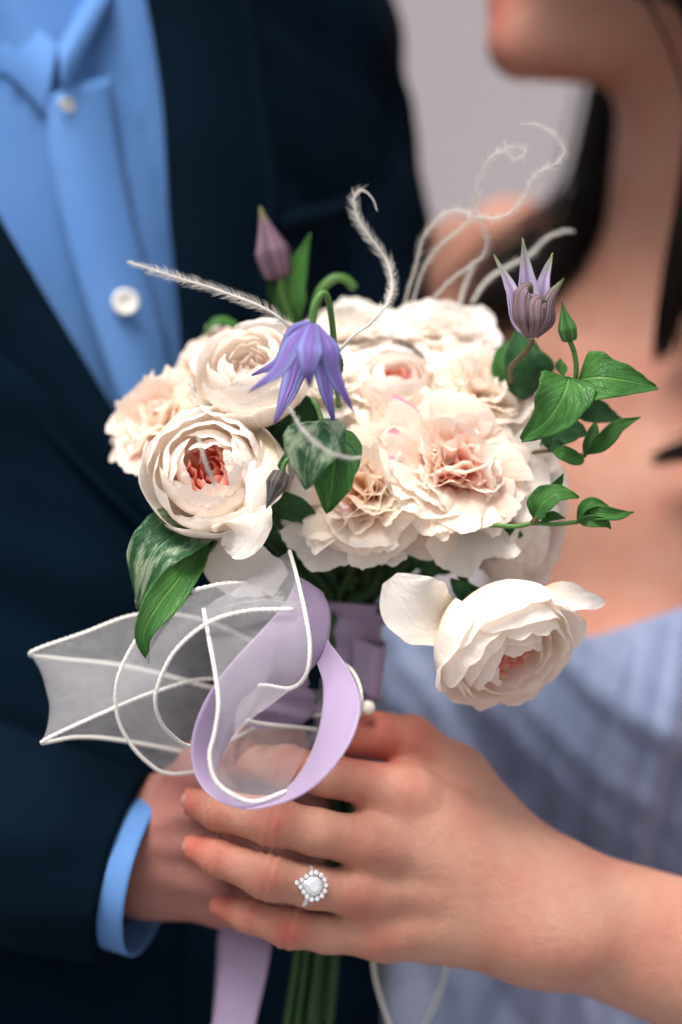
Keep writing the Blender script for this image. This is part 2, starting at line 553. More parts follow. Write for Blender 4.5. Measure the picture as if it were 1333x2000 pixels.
def organza_mat():
    t = NT('white organza')
    wa = t.add('ShaderNodeTexWave', Scale=1.0, Distortion=.5); wa.bands_direction = 'X'
    wb = t.add('ShaderNodeTexWave', Scale=1.0, Distortion=.5); wb.bands_direction = 'Y'
    t.l.new(t.uv(26, 26), wa.inputs['Vector']); t.l.new(t.uv(90, 130), wb.inputs['Vector'])
    wv = t.math('MULTIPLY', t.math('ADD', wa.outputs['Fac'], wb.outputs['Fac']), .5)
    cl = t.noise(t.uv(3, 9), 1.5, 4, .6)
    a = t.math('ADD', t.math('MULTIPLY', wv, .22), t.math('MULTIPLY', cl, .16))
    a = t.math('ADD', a, .05, True)
    d = t.add('ShaderNodeBsdfDiffuse'); d.inputs['Color'].default_value = (.86, .85, .89, 1)
    tl = t.add('ShaderNodeBsdfTranslucent'); tl.inputs['Color'].default_value = (.86, .85, .89, 1)
    gl = t.add('ShaderNodeBsdfAnisotropic', Roughness=.35); gl.inputs['Color'].default_value = (.8, .8, .82, 1)
    sp = t.noise(t.uv(120, 420), 1.0, 1)
    t.l.new(t.bump(sp, .8, .0006), gl.inputs['Normal'])
    m1 = t.add('ShaderNodeMixShader'); m1.inputs[0].default_value = .5
    t.l.new(d.outputs[0], m1.inputs[1]); t.l.new(tl.outputs[0], m1.inputs[2])
    m2 = t.add('ShaderNodeMixShader'); m2.inputs[0].default_value = .22
    t.l.new(m1.outputs[0], m2.inputs[1]); t.l.new(gl.outputs[0], m2.inputs[2])
    tp = t.add('ShaderNodeBsdfTransparent')
    m3 = t.add('ShaderNodeMixShader')
    t.l.new(a, m3.inputs[0]); t.l.new(tp.outputs[0], m3.inputs[1]); t.l.new(m2.outputs[0], m3.inputs[2])
    return t.done(m3.outputs[0])
M['organza'] = organza_mat()
M['wall'] = simple('pale render', (.285, .255, .272), .9, .2, 30, .4, .01, .12, 1.2)
M['pavement'] = simple('grey pavement', (.22, .21, .21), .9, .2, 20, .4, .01, .15, 2.0)

# ------------------------------------------------------------------ setting
def plane(name, pts, mat):
    o = mesh_obj(name, pts, [[0, 1, 2, 3]], mat, None, uv=[[0, 0], [1, 0], [1, 1], [0, 1]], smooth=False)
    return tag(o, kind='structure')
plane('pavement', [(-40, -40, 0), (40, -40, 0), (40, 40, 0), (-40, 40, 0)], M['pavement'])
wx0, wx1, wy0, wy1, wz = -9, 9, 4.2, 4.5, 3.1
wv = [(wx0, wy0, -.02), (wx1, wy0, -.02), (wx1, wy1, -.02), (wx0, wy1, -.02), (wx0, wy0, wz), (wx1, wy0, wz), (wx1, wy1, wz), (wx0, wy1, wz)]
w = mesh_obj('garden_wall', wv, [[0, 1, 5, 4], [1, 2, 6, 5], [2, 3, 7, 6], [3, 0, 4, 7], [4, 5, 6, 7], [3, 2, 1, 0]], M['wall'], None, smooth=False)
tag(w, 'pale mauve grey wall out of focus behind the couple', 'wall')

# ------------------------------------------------------------------ people
def flush_of(V, spots):
    f = np.zeros(len(V))
    for (c, r, s) in spots:
        d = np.linalg.norm(V - c, axis=1) / r
        f = np.maximum(f, s * np.exp(-d * d))
    return f

def join(parts):
    Vs, Fs, o = [], [], 0
    for V, F in parts:
        Vs.append(V); Fs.append(F + o); o += len(V)
    return np.vstack(Vs), np.vstack(Fs)

def finger(X, pts, rs):
    """a finger with slightly swollen joints"""
    p = PS(pts)
    r = [rad(a, q[2]) for a, q in zip(rs, pts)]
    d = chain_d(X, p, r, .004)
    return d

def nail(parent, tip, dip, out, w, l, r):
    """curved nail plate lying on the back of a fingertip"""
    tip, dip, out = np.asarray(tip), np.asarray(dip), nrm(out)
    t = nrm(tip - dip)
    out = nrm(out - t * np.dot(out, t))
    s = np.cross(t, out)
    u = np.linspace(-1, 1, 9); v = np.linspace(-1, 1, 9)
    G = np.zeros((9, 9, 3))
    for i, vv in enumerate(v):
        for j, uu in enumerate(u):
            ang = uu * .95
            ww = w * (1 - .12 * max(0, vv) ** 4)
            lv = l * vv * (1 - .12 * uu * uu * (1 if vv > 0 else .6))
            G[i, j] = tip + t * lv + s * math.sin(ang) * ww + out * (r * (math.cos(ang) - .0) - .0025 * (vv * .5 + .5) ** 2 * 1.2)
    return grid_obj('fingernail', G, M['nail'], parent, thick=.0006)

# ---- woman: near hand and forearm
BF = {  # finger joints: (px, py, depth), radii in px
    'index':  ([(795, 1548, .036), (640, 1514, .026), (560, 1498, .030), (470, 1488, .046), (415, 1496, .060)], [50, 40, 41, 36, 27]),
    'middle': ([(738, 1650, .030), (620, 1626, .020), (535, 1605, .016), (430, 1583, .024), (372, 1566, .033)], [54, 44, 47, 38, 27]),
    'ring':   ([(712, 1746, .031), (610, 1732, .022), (525, 1712, .016), (425, 1674, .024), (376, 1656, .031)], [48, 41, 44, 35, 25]),
    'pinky':  ([(748, 1830, .038), (640, 1824, .031), (565, 1812, .027), (485, 1788, .032), (432, 1770, .038)], [43, 36, 39, 32, 23]),
}
def bride_hand(X):
    f = None
    for k in BF:
        d = finger(X, *BF[k])
        f = d if f is None else np.minimum(f, d)
    wu, wl_ = P(1045, 1722, .056), P(1045, 1812, .056)
    pal = chain_d(X, [wu, P(795, 1548, .040)], [.0185, .0120], .006)
    for (q, r0, r1) in ((P(738, 1650, .034), .0185, .0125), (P(712, 1746, .035), .019, .0115), (P(748, 1830, .041), .019, .0098)):
        pal = smin(pal, cone_d(X, (wu + wl_) / 2 if q[2] > P(0, 1700, 0)[2] else wl_, q, r0, r1), .014)
    pal = smin(pal, cone_d(X, (wu + wl_) / 2, P(775, 1602, .038), .0185, .0118), .02)
    arm = smin(cone_d(X, wu, P(1450, 1868, .075), .0190, .027), cone_d(X, wl_, P(1450, 1948, .075), .0190, .026), .016)
    arm = smin(arm, cone_d(X, P(1120, 1835, .045), P(1080, 1832, .045), .013, .013), .02)      # ulna head
    pal = smin(pal, arm, .016)
    # thumb with its muscle
    th = chain_d(X, PS([(1000, 1668, .062), (890, 1524, .062), (802, 1447, .054), (732, 1436, .047), (690, 1450, .044)]),
                 [.019, .0148, .0102, .0092, .0068], .006)
    d = np.minimum(smin(pal, f, .0065), smin(pal, th, .007))
    # knuckle heads and tendons
    for (q, r) in ((P(780, 1546, .029), .004), (P(726, 1650, .021), .0048), (P(704, 1746, .0225), .0046), (P(742, 1828, .031), .0045)):
        d = smin(d, cone_d(X, q, q + np.array([.006, .002, -.002]), r, r * .7), .012)
    for a, b in ((P(730, 1650, .0215), P(960, 1716, .040)), (P(716, 1744, .0225), P(960, 1755, .041)), (P(752, 1828, .031), P(960, 1800, .043))):
        d = smin(d, cone_d(X, a, b, .0034, .0028), .008)
    # finger joint creases: fine rings dug over the middle and end joints
    for k in ('middle', 'ring', 'pinky', 'index'):
        pts = BF[k][0]
        for ji, dep in ((2, .0008), (3, .0005)):
            c = P(*pts[ji]); t = nrm(P(*pts[ji + 1]) - P(*pts[ji - 1]))
            s = (X[0] - c[0]) * t[0] + (X[1] - c[1]) * t[1] + (X[2] - c[2]) * t[2]
            r2 = (X[0] - c[0]) ** 2 + (X[1] - c[1]) ** 2 + (X[2] - c[2]) ** 2
            near = np.exp(-r2 / (.013 ** 2))
            d = d + near * dep * np.cos(s / .0016 * 2.2) * np.exp(-(s / .0042) ** 2)
    return d

def bride_torso(X):
    # trunk
    d = cone_d(X, P(1300, 1020, .31), P(1290, 1700, .31), .098, .090)
    d = smin(d, cone_d(X, P(1520, 1000, .30), P(1480, 1700, .31), .095, .085), .05)
    # shoulders, upper arms
    d = smin(d, cone_d(X, P(1085, 740, .34), P(1660, 720, .27), .048, .052), .06)
    d = smin(d, chain_d(X, [P(1680, 760, .26), P(1800, 1560, .20), P(1790, 1900, .16)], [.052, .044, .037], .02), .03)
    d = smin(d, cone_d(X, P(1790, 1905, .16), P(1440, 1906, .075), .036, .033), .02)
    # bust under the gown
    d = smin(d, cone_d(X, P(1220, 1440, .235), P(1235, 1420, .25), .050, .055), .04)
    # neck
    d = smin(d, cone_d(X, P(1395, 620, .29), P(1420, 100, .27), .062, .054), .045)
    # collar bones
    d = smin(d, chain_d(X, [P(1130, 730, .262), P(1250, 745, .243), P(1370, 790, .232)], [.007, .006, .008], .01), .022)
    d = smin(d, chain_d(X, [P(1640, 730, .22), P(1530, 760, .222), P(1440, 795, .228)], [.007, .006, .008], .01), .022)
    # jaw, chin, cheeks, lips, nose, skull
    hd = cone_d(X, P(1024, 84, .24), P(1330, 20, .25), rad(74, .24), .042)
    hd = smin(hd, cone_d(X, P(1090, -60, .25), P(1330, -60, .26), .026, .055), .03)
    hd = smin(hd, cone_d(X, P(1130, -260, .26), P(1350, -280, .26), .045, .078), .05)
    hd = smin(hd, cone_d(X, P(1400, -200, .26), P(1420, -260, .26), .078, .078), .05)
    hd = smin(hd, cone_d(X, P(985, 14, .243), P(1000, 14, .255), .0075, .0075), .008)
    hd = smin(hd, cone_d(X, P(978, -28, .243), P(1000, -28, .255), .007, .007), .008)
    hd = smin(hd, chain_d(X, [P(950, -110, .245), P(1010, -210, .25)], [.0085, .006], .01), .014)
    return smin(d, hd, .022)

def bride_far_hand(X):
    """her other hand, resting on his sleeve behind the flowers"""
    d = cone_d(X, P(1190, 520, .42), P(1000, 470, .40), .026, .021)
    d = smin(d, cone_d(X, P(1000, 470, .40), P(890, 500, .36), .020, .018), .02)
    f = None
    for pts in ([(895, 462, .36), (815, 505, .325), (770, 590, .32)], [(900, 500, .35), (830, 560, .315), (795, 640, .32)],
                [(915, 545, .35), (870, 605, .315), (840, 670, .32)], [(930, 585, .36), (900, 640, .33), (880, 690, .33)]):
        c = chain_d(X, PS(pts), [.0115, .010, .008], .004)
        f = c if f is None else np.minimum(f, c)
    return smin(d, f, .010)

woman = thing('person', (P(1300, 1900, .3)[0], .3, .0), 'person in a lavender gown laying a ringed hand over the bouquet stems', 'person')
a1 = surface_nets(bride_hand, P(350, 1990, .0) * [1, 0, 1] + [0, -.03, -.03], P(1460, 1390, .0) * [1, 0, 1] + [.0, .13, .02], .0014)
a2 = surface_nets(lambda X: np.minimum(bride_torso(X), bride_far_hand(X)), (.02, .08, H - .26), (.42, .48, H + .48), .0042)
V, F = join([a1, a2])
spots = []
for k, (pts, rs) in BF.items():
    spots += [(P(*pts[2]) + [0, -.008, 0], .009, .75), (P(*pts[3]) + [0, -.006, 0], .007, .5), (P(*pts[4]) + [0, -.004, 0], .011, .95), (P(*pts[0]) + [0, -.012, 0], .011, .45)]
spots += [(P(705, 1450, .042), .020, 1.3), (P(800, 1448, .048), .012, .8), (P(960, 10, .24), .02, .8)]  # first spot paints in the red of light passing through the thumb tip
body = mesh_obj('body', V, F, M['skin_f'], woman, attrs={'flush': flush_of(V, spots)})
for k in BF:
    pts = BF[k][0]
    t0, t1 = P(*pts[4]), P(*pts[3])
    r = rad(BF[k][1][4], .03)
    nail(body, t0 - (t0 - t1) * .20, t1, (-.15, -.78, .58), r * .84, .0060, r * 1.07)
nail(body, P(703, 1448, .0460), P(740, 1443, .049), (0, -.5, .85), .0078, .0068, .0078)

# ---- woman: gown
def gown():
    xc, yc = P(1210, 1400, .30)[0], .315
    nz, nt = 110, 320
    th = np.linspace(-np.pi, np.pi, nt, endpoint=False)      # 0 faces the camera
    rng = random.Random(4)
    neck_px = np.array([[500, 1120], [700, 1150], [900, 1180], [1040, 1222], [1150, 1234], [1333, 1172], [1450, 1130], [1700, 1060]])
    ztop = np.interp(xc + .14 * np.sin(th), [P(p[0], p[1], .22)[0] for p in neck_px], [P(p[0], p[1], .22)[2] for p in neck_px])
    zbot = H - .62
    G = np.zeros((nz, nt, 3))
    w1, w2, w3 = wob(rng, 3, 15), wob(rng, 3, 38), wob(rng, 3, 9)
    for i in range(nz):
        f = (i / (nz - 1)) ** 1.15
        z = ztop + (zbot - ztop) * f
        dz = (ztop - z)
        a = .140 + .02 * np.exp(-((z - (H - .10)) / .07) ** 2) + np.clip((H - .22 - z), 0, 1) * .30 - .012 * np.exp(-((z - (H - .2)) / .05) ** 2)
        b = a * .80
        x = xc + a * np.sin(th); y = yc - b * np.cos(th)
        # bust
        c = P(1225, 1420, .2)
        bump = .036 * np.exp(-(((x - c[0]) / .060) ** 2 + ((z - c[2]) / .070) ** 2)) * (np.cos(th) > 0)
        c2 = P(900, 1400, .2)
        bump = bump + .016 * np.exp(-(((x - c2[0]) / .035) ** 2 + ((z - c2[2]) / .05) ** 2)) * (np.cos(th) > 0)
        sway = .55 * np.sin(dz * 14) * .12 + dz * .6
        amp = np.clip(dz / .012, 0, 1) * (.35 + .65 * np.clip(dz / .10, 0, 1))
        fold = amp * (.0055 * w1(th + sway) + .0032 * w2(th + sway * 1.3) + .0045 * w3(th * 2.0 - dz * 14))
        r = 1 + fold / a
        G[i, :, 0] = xc + a * np.sin(th) * r
        G[i, :, 1] = yc - b * np.cos(th) * r - bump
        G[i, :, 2] = z
    o = grid_obj('dress', G, M['dress'], woman, wrap=True, thick=.0015)
    return o
gown()

# ---- woman: hair
def hair():
    rng = random.Random(7)
    guides = [  # centre line px, spread in metres, count
        ([(1330, -300, .34), (1260, 60, .35), (1205, 300, .335), (1165, 420, .315), (1090, 505, .30), (1005, 560, .295), (915, 650, .30)], .0115, 230),
        ([(1330, -300, .35), (1280, 100, .36), (1215, 320, .35), (1150, 440, .335), (1065, 490, .32), (975, 540, .315), (890, 610, .315)], .013, 150),
        ([(1420, -300, .2), (1400, 100, .185), (1360, 380, .18), (1322, 540, .19), (1306, 640, .20), (1294, 710, .21)], .0045, 70),
        ([(1560, 500, .17), (1450, 780, .18), (1370, 862, .185), (1310, 888, .19), (1268, 902, .195)], .0035, 50),
        ([(1190, -440, .20), (1250, -300, .165), (1360, -140, .15), (1430, 40, .15), (1470, 300, .16), (1500, 560, .175)], .014, 150),  # near-side lock, mostly out of view, added to shade the face
        ([(1050, -360, .20), (1075, -250, .168), (1150, -165, .155), (1270, -95, .15), (1400, 10, .15)], .013, 200),  # lock swept above the view, added to keep light off the cheek
        ([(1120, -420, .26), (1100, -370, .21), (1180, -290, .165), (1330, -140, .15), (1430, 100, .15)], .010, 90),
        ([(1420, -380, .27), (1560, -100, .22), (1600, 300, .2), (1560, 600, .19), (1520, 800, .19)], .02, 90),
    ]
    parts = []
    for gi, (pts, sp, cnt) in enumerate(guides):
        C0 = catmull(PS(pts), 26)
        for k in range(cnt):
            off = np.array([rng.gauss(0, sp), rng.gauss(0, sp), rng.gauss(0, sp)])
            t = np.linspace(0, 1, 26)[:, None]
            taper = 1 - (.55 if gi != 2 else .3) * t ** 2
            C = C0 + off * taper + .0015 * np.sin(t * rng.uniform(4, 9) + rng.uniform(0, 6)) * np.array([[1, .4, .6]])
            C = C[: rng.randint(20, 26)]
            r = .0011 * (1 - .75 * np.linspace(0, 1, len(C)) ** 2)
            V, F = tube_geo(C, r, 4)
            parts.append((V, F))
    # scalp cap
    th = np.linspace(0, 2 * np.pi, 40, endpoint=False)
    c = P(1370, -290, .265)
    caps = []
    for f in np.linspace(-.2, 1, 16):
        ang = f * np.pi / 2
        caps.append(np.stack([c[0] + .098 * np.cos(ang) * np.cos(th), c[1] + .088 * np.cos(ang) * np.sin(th), c[2] + .10 * np.sin(ang) * np.ones_like(th)], 1))
    caps = np.array(caps)
    parts.append((caps.reshape(-1, 3), grid_faces(16, 40, True)))
    V, F = join(parts)
    return mesh_obj('hair', V, F, M['hair'], woman)
hair()

# ---- man
man = thing('person', (P(100, 1900, .28)[0], .28, .0), 'person in a navy jacket and open light blue shirt holding the bouquet stems', 'person')
GX, GY = P(95, 500, .27)[0], .285

def man_hand(X):
    wu, wl_ = P(288, 1630, .084), P(288, 1690, .084)
    d = smin(cone_d(X, P(-330, 1530, .17), wu, .024, .0185), cone_d(X, P(-330, 1570, .17), wl_, .024, .0185), .02)
    mc = [(435, 1500, .074), (445, 1580, .069), (445, 1665, .069), (440, 1745, .074)]
    for q, r in zip(mc, (.0155, .016, .0155, .014)):
        d = smin(d, cone_d(X, (wu + wl_) / 2, P(*q), .0178, r), .020)
    f = None
    for q, r in zip(mc, (.0115, .0120, .0115, .0100)):
        pts = [q, (q[0] + 120, q[1] - 4, q[2] - .002), (q[0] + 215, q[1] - 8, q[2] + .030), (q[0] + 190, q[1] - 10, q[2] + .055)]
        c = chain_d(X, PS(pts), [r * 1.1, r, r * .9, r * .8], .006)
        f = c if f is None else np.minimum(f, c)
    d = smin(d, f, .010)
    th = chain_d(X, PS([(385, 1580, .068), (415, 1512, .058), (475, 1470, .050), (560, 1452, .056)]), [.0165, .0145, .0122, .010], .008)
    d = smin(d, th, .010)
    for a, b in ((P(445, 1575, .044), P(230, 1630, .058)), (P(450, 1662, .044), P(230, 1650, .058)), (P(440, 1742, .052), P(240, 1680, .06))):
        d = smin(d, cone_d(X, a, b, .0020, .0018), .012)
    return d

def man_torso(X):
    d = cone_d(X, np.array([GX - .03, GY + .02, H - .35]), np.array([GX - .02, GY + .02, H + .20]), .105, .10)
    d = smin(d, cone_d(X, P(30, -60, .30), P(40, -420, .29), .062, .058), .05)
    d = smin(d, cone_d(X, P(60, -560, .27), P(60, -760, .28), .075, .085), .05)
    return d
b1 = surface_nets(man_hand, P(-120, 1900, 0) * [1, 0, 1] + [0, -.01, -.02], P(760, 1380, .1) * [1, 0, 1] + [0, .17, .02], .0018)
b2 = surface_nets(man_torso, (-.30, .12, H - .48), (.02, .46, H + .52), .006)
V, F = join([b1, b2])
mspots = [(P(330, 1560, .04), .02, .5), (P(430, 1680, .04), .02, .4), (P(560, 1450, .05), .012, .8), (P(480, 1560, .045), .012, .6)]
mbody = mesh_obj('body', V, F, M['skin_m'], man, attrs={'flush': flush_of(V, mspots)})

def torso_pt(th, z, off=0.0):
    a = .168 + off - .35 * np.clip(z - (H + .26), 0, .3)
    b = .128 + off - .22 * np.clip(z - (H + .26), 0, .3)
    zz = z - H
    b = b + .012 * np.exp(-((zz - .1) / .12) ** 2)
    a = a - .012 * np.exp(-((zz + .1) / .12) ** 2)
    return np.stack([GX + a * np.sin(th), GY - b * np.cos(th), z + 0 * th], -1)

def theta_at(px, py, off):
    """angle and height on the torso whose surface shows at a photo position"""
    th = np.linspace(-1.5, 1.5, 1501)
    z = H + (1000 - py) * S * 1.15
    for _ in range(4):
        p = torso_pt(th, np.full_like(th, z), off)
        q = p[:, 0] / (S * (1 + p[:, 1])) + 666.5
        i = np.argmin(np.abs(q - px))
        z = H + (1000 - py) * S * (1 + p[i, 1])
    return th[i], z

def on_torso(pts, off):
    """photo positions -> points on the torso surface"""
    return np.array([torso_pt(np.array(theta_at(x, y, off)[0]), np.array(theta_at(x, y, off)[1]), off) for x, y in pts])

def shirt_and_jacket():
    nz = 70
    th = np.linspace(-np.pi, np.pi, 150, endpoint=False)
    z = np.linspace(H - .5, H + .36, nz)
    rng = random.Random(3)
    wa, wb = wob(rng, 4, 8), wob(rng, 3, 3)
    G = np.zeros((nz, 150, 3))
    for i in range(nz):
        fold = .0045 * wa(th * 1.6 + z[i] * 3.2) + .0040 * wb(z[i] * 12 + th * 6)
        G[i] = torso_pt(th, np.full_like(th, z[i]), 0)
        G[i] += nrm(np.stack([np.sin(th), -np.cos(th), 0 * th], -1)) * fold[:, None]
    shirt = grid_obj('shirt', G, M['shirt'], man, wrap=True)
    # placket: the overlapping strip down the front
    def patch(name, railA, railB, off, mat, parent, n=40, m=10, thick=.0015, puff=0.0, wv=0.0, offB=None):
        A, B = catmull(on_torso(railA, off), n), catmull(on_torso(railB, off if offB is None else offB), n)
        u = np.linspace(0, 1, m)
        Gp = A[:, None] * (1 - u)[None, :, None] + B[:, None] * u[None, :, None]
        Gp[..., 1] -= puff * np.sin(np.pi * u)[None, :]
        # keep the strip on the round of the chest
        thp = np.arctan2((Gp[..., 0] - GX), -(Gp[..., 1] - GY) * 1.3)
        if wv:
            Gp[..., 1] += wv * np.sin(np.linspace(0, 9, n))[:, None] * np.sin(u * 5)[None, :]
        return grid_obj(name, Gp, mat, parent, thick=thick)
    patch('placket', [(92, 190), (100, 320), (140, 500), (190, 660), (250, 830), (300, 960)],
          [(215, 150), (240, 320), (280, 500), (325, 660), (355, 830), (370, 960)], .0130, M['shirt'], shirt, puff=.0055, offB=.002)
    # collar: two leaves standing round the neck and the open stand
    cl = catmull(PS([(-120, -10, .195), (-20, 22, .170), (60, 48, .152), (116, 92, .142)]), 24)
    cl2 = catmull(PS([(-120, 85, .187), (-40, 128, .163), (28, 160, .148), (92, 228, .139)]), 24)
    u = np.linspace(0, 1, 12)
    Gc = cl[:, None] * (1 - u)[None, :, None] + cl2[:, None] * u[None, :, None]
    Gc[..., 1] -= .004 * np.sin(np.pi * u)[None, :]
    grid_obj('collar', Gc, M['shirt'], shirt, thick=.0025)
    cr = catmull(PS([(205, -110, .205), (178, -25, .178), (147, 35, .156), (118, 88, .140)]), 24)
    cr2 = catmull(PS([(262, -110, .195), (222, -15, .166), (175, 80, .145), (128, 182, .131)]), 24)
    Gc = cr[:, None] * (1 - u)[None, :, None] + cr2[:, None] * u[None, :, None]
    Gc[..., 1] -= .008 * np.sin(np.pi * u)[None, :]
    grid_obj('collar', Gc, M['shirt'], shirt, thick=.0025)
    # buttons
    def button(px, py, r, tilt=0):
        c = on_torso([(px, py)], .0165)[0]
        prof = [(0, -.0004), (.30, -.0004), (.52, -.0002), (.62, .0006), (.80, .0011), (.94, .0008), (1.0, 0), (.96, -.0012), (0, -.0014)]
        n = 36
        a = np.linspace(0, 2 * np.pi, n, endpoint=False)
        Gb = np.array([np.stack([c[0] + r * q * np.cos(a), c[1] - h + 0 * a + (r * q * np.cos(a)) * tilt, c[2] + r * q * np.sin(a)], 1) for q, h in prof])
        b = grid_obj('button', Gb, M['button'], shirt, wrap=True)
        tag(b, 'white shell button sewn on the shirt placket')
        for sx in (-1, 1):
            tube('thread', catmull([c + [sx * .0009, -.0009, .0013], c + [sx * .0009, -.0016, 0], c + [sx * .0009, -.0009, -.0013]], 8), .0004, M['thread'], b, 6)
    button(246, 590, .0062, .3)
    button(133, 205, .0034, 1.4)
    # jacket: one shell from opening edge round the back to the other opening edge
    off = .013
    right = [(268, -140), (276, -40), (296, 60), (314, 180), (324, 320), (335, 480), (352, 640), (352, 780), (330, 900), (315, 1010), (320, 1200), (330, 1500), (340, 2200)]
    left = [(-330, -140), (-230, -40), (-165, 100), (-110, 220), (-50, 330), (0, 425), (90, 580), (170, 715), (240, 835), (300, 960), (330, 1100), (345, 1500), (350, 2200)]
    tr = np.array([theta_at(x, y, off) for x, y in right]); tl = np.array([theta_at(max(x, -330), y, off) for x, y in left])
    nz, nt = 90, 170
    zs = np.linspace(H - .45, H + .30, nz)
    TR = np.interp(zs, tr[::-1, 1], tr[::-1, 0]); TL = np.interp(zs, tl[::-1, 1], tl[::-1, 0])
    G = np.zeros((nz, nt, 3))
    wa, wb = wob(random.Random(9), 4, 5), wob(random.Random(10), 4, 9)
    for i in range(nz):
        t = TR[i] + (TL[i] + 2 * np.pi - TR[i]) * np.linspace(0, 1, nt)
        fold = .0030 * wa(t * 1.1 + zs[i] * 2.0) + .0018 * wb(t * .6 + zs[i] * 9)
        edge = np.exp(-np.linspace(0, 1, nt) * 40) + np.exp(-(1 - np.linspace(0, 1, nt)) * 40)
        p = torso_pt(t, np.full(nt, zs[i]), off)
        G[i] = p + np.stack([np.sin(t), -np.cos(t), 0 * t], -1) * (fold * (1 - edge) + .003 * edge)[:, None]
    jacket = grid_obj('jacket', G, M['jacket'], man, thick=.004, offset=1)
    # lapels folded back along the opening
    def lapel(inner, outer, parent):
        A, B = catmull(on_torso(inner, .0185), 46), catmull(on_torso(outer, .0215), 46)
        u = np.linspace(0, 1, 18)
        Gp = A[:, None] * (1 - u)[None, :, None] + B[:, None] * u[None, :, None]
        # follow the round chest between the two rails
        for i in range(46):
            for j in range(18):
                x, yy, zz = Gp[i, j]
                s = np.clip((x - GX) / (.168 + .02), -.98, .98)
                tt = math.asin(s)
                q = torso_pt(np.array(tt), np.array(zz), .0195)
                Gp[i, j, 1] = q[1] - .0035 * math.sin(math.pi * min(1, u[j] * 1.15)) - (.004 if j == 17 else 0)
        return grid_obj('lapel', Gp, M['jacket'], parent, thick=.003)
    lapel([(272, -60), (300, 80), (318, 220), (330, 420), (352, 640), (352, 800), (322, 1000)],
          [(470, -60), (500, 80), (520, 220), (540, 400), (500, 640), (430, 820), (330, 1010)], jacket)
    lapel([(-90, 260), (0, 425), (90, 580), (170, 715), (240, 835), (312, 985)],
          [(-210, 470), (-100, 610), (0, 742), (110, 862), (215, 970), (305, 1050)], jacket)
    # sleeves
    def sleeve(pts, rs, n=60, seed=1):
        C = catmull(PS(pts), n)
        R = catmull(np.array(rs)[:, None], n)[:, 0]
        ww = wob(random.Random(seed), 4, 3)
        def mod(s, t):
            return 1 + .045 * np.sin(s * 95 + 2.0 * np.sin(t + 1)) * np.exp(-((s - .28) / .16) ** 2) + .03 * ww(t * 1.0 + s * 9)
        V, F = tube_geo(C, R, 48, mod)
        return mesh_obj('sleeve', V, F, M['jacket'], jacket)
    sleeve([(430, -260, .31), (520, -60, .30), (590, 150, .29), (622, 350, .275), (640, 520, .26), (680, 760, .27), (740, 1000, .30)],
           [.052, .056, .055, .054, .052, .050, .048], seed=5)
    sl = sleeve([(-420, 200, .30), (-430, 800, .30), (-420, 1250, .27), (-340, 1540, .19), (-120, 1600, .120), (80, 1652, .086), (248, 1696, .078)],
                [.062, .06, .055, .053, .050, .046, .0425], seed=8)
    # shirt cuff showing beyond the jacket sleeve
    C = catmull(PS([(120, 1664, .085), (240, 1695, .0785), (300, 1710, .0755)]), 14)
    def cuffmod(s, t): return 1 + .05 * np.sin(2 * t + 1)
    V, F = tube_geo(C, np.linspace(.0375, .0385, 14), 40, cuffmod)
    keep = np.arange(grid_faces(14, 40, True).shape[0])
    cuff = mesh_obj('cuff', V[:14 * 40], F[keep], M['shirt'], shirt)
    md = cuff.modifiers.new('solidify', 'SOLIDIFY'); md.thickness = .0012
    # breast pocket welt
    A, B = on_torso([(545, 420), (690, 380)], .020), on_torso([(545, 465), (690, 425)], .020)
    Gp = np.stack([np.linspace(A[0], A[1], 12), np.linspace(B[0], B[1], 12)], 1)
    grid_obj('pocket_welt', Gp, M['jacket'], jacket, thick=.0025)
shirt_and_jacket()

# ------------------------------------------------------------------ flowers
BIND = P(690, 1225, .078)      # where the stems are tied
FOOT = P(600, 2080, .082)

def add_stem(root, base, axis, r=.0019, mat='stem_dark', k=0):
    rng = random.Random(k)
    b = np.asarray(base); ax = nrm(axis)
    jit = np.array([rng.uniform(-.009, .009), rng.uniform(-.008, .008), 0])
    L = np.linalg.norm(BIND - b)
    C = catmull([b, b - ax * min(.022, L * .3), b * .35 + (BIND + jit) * .65 - ax * .006, BIND + jit,
                 BIND * .5 + FOOT * .5 + jit * .9, FOOT + jit * 1.3 + [0, 0, rng.uniform(-.01, .02)]], 40)
    return tube('stem', C, r, M[mat], root, 8)

def calyx(root, size, z0, mat='stem_dark', n=5, length=1.0):
    """receptacle with pointed green sepals below a flower (local space)"""
    prof = [(.0, -.30), (.10, -.30), (.20, -.16), (.26, .02), (.20, .18)]
    a = np.linspace(0, 2 * np.pi, 16, endpoint=False)
    G = np.array([np.stack([q * size * np.cos(a), q * size * np.sin(a), (z0 + h * size) + 0 * a], 1) for q, h in prof])
    c = grid_obj('calyx', G, M[mat], root, world=False, wrap=True)
    return c

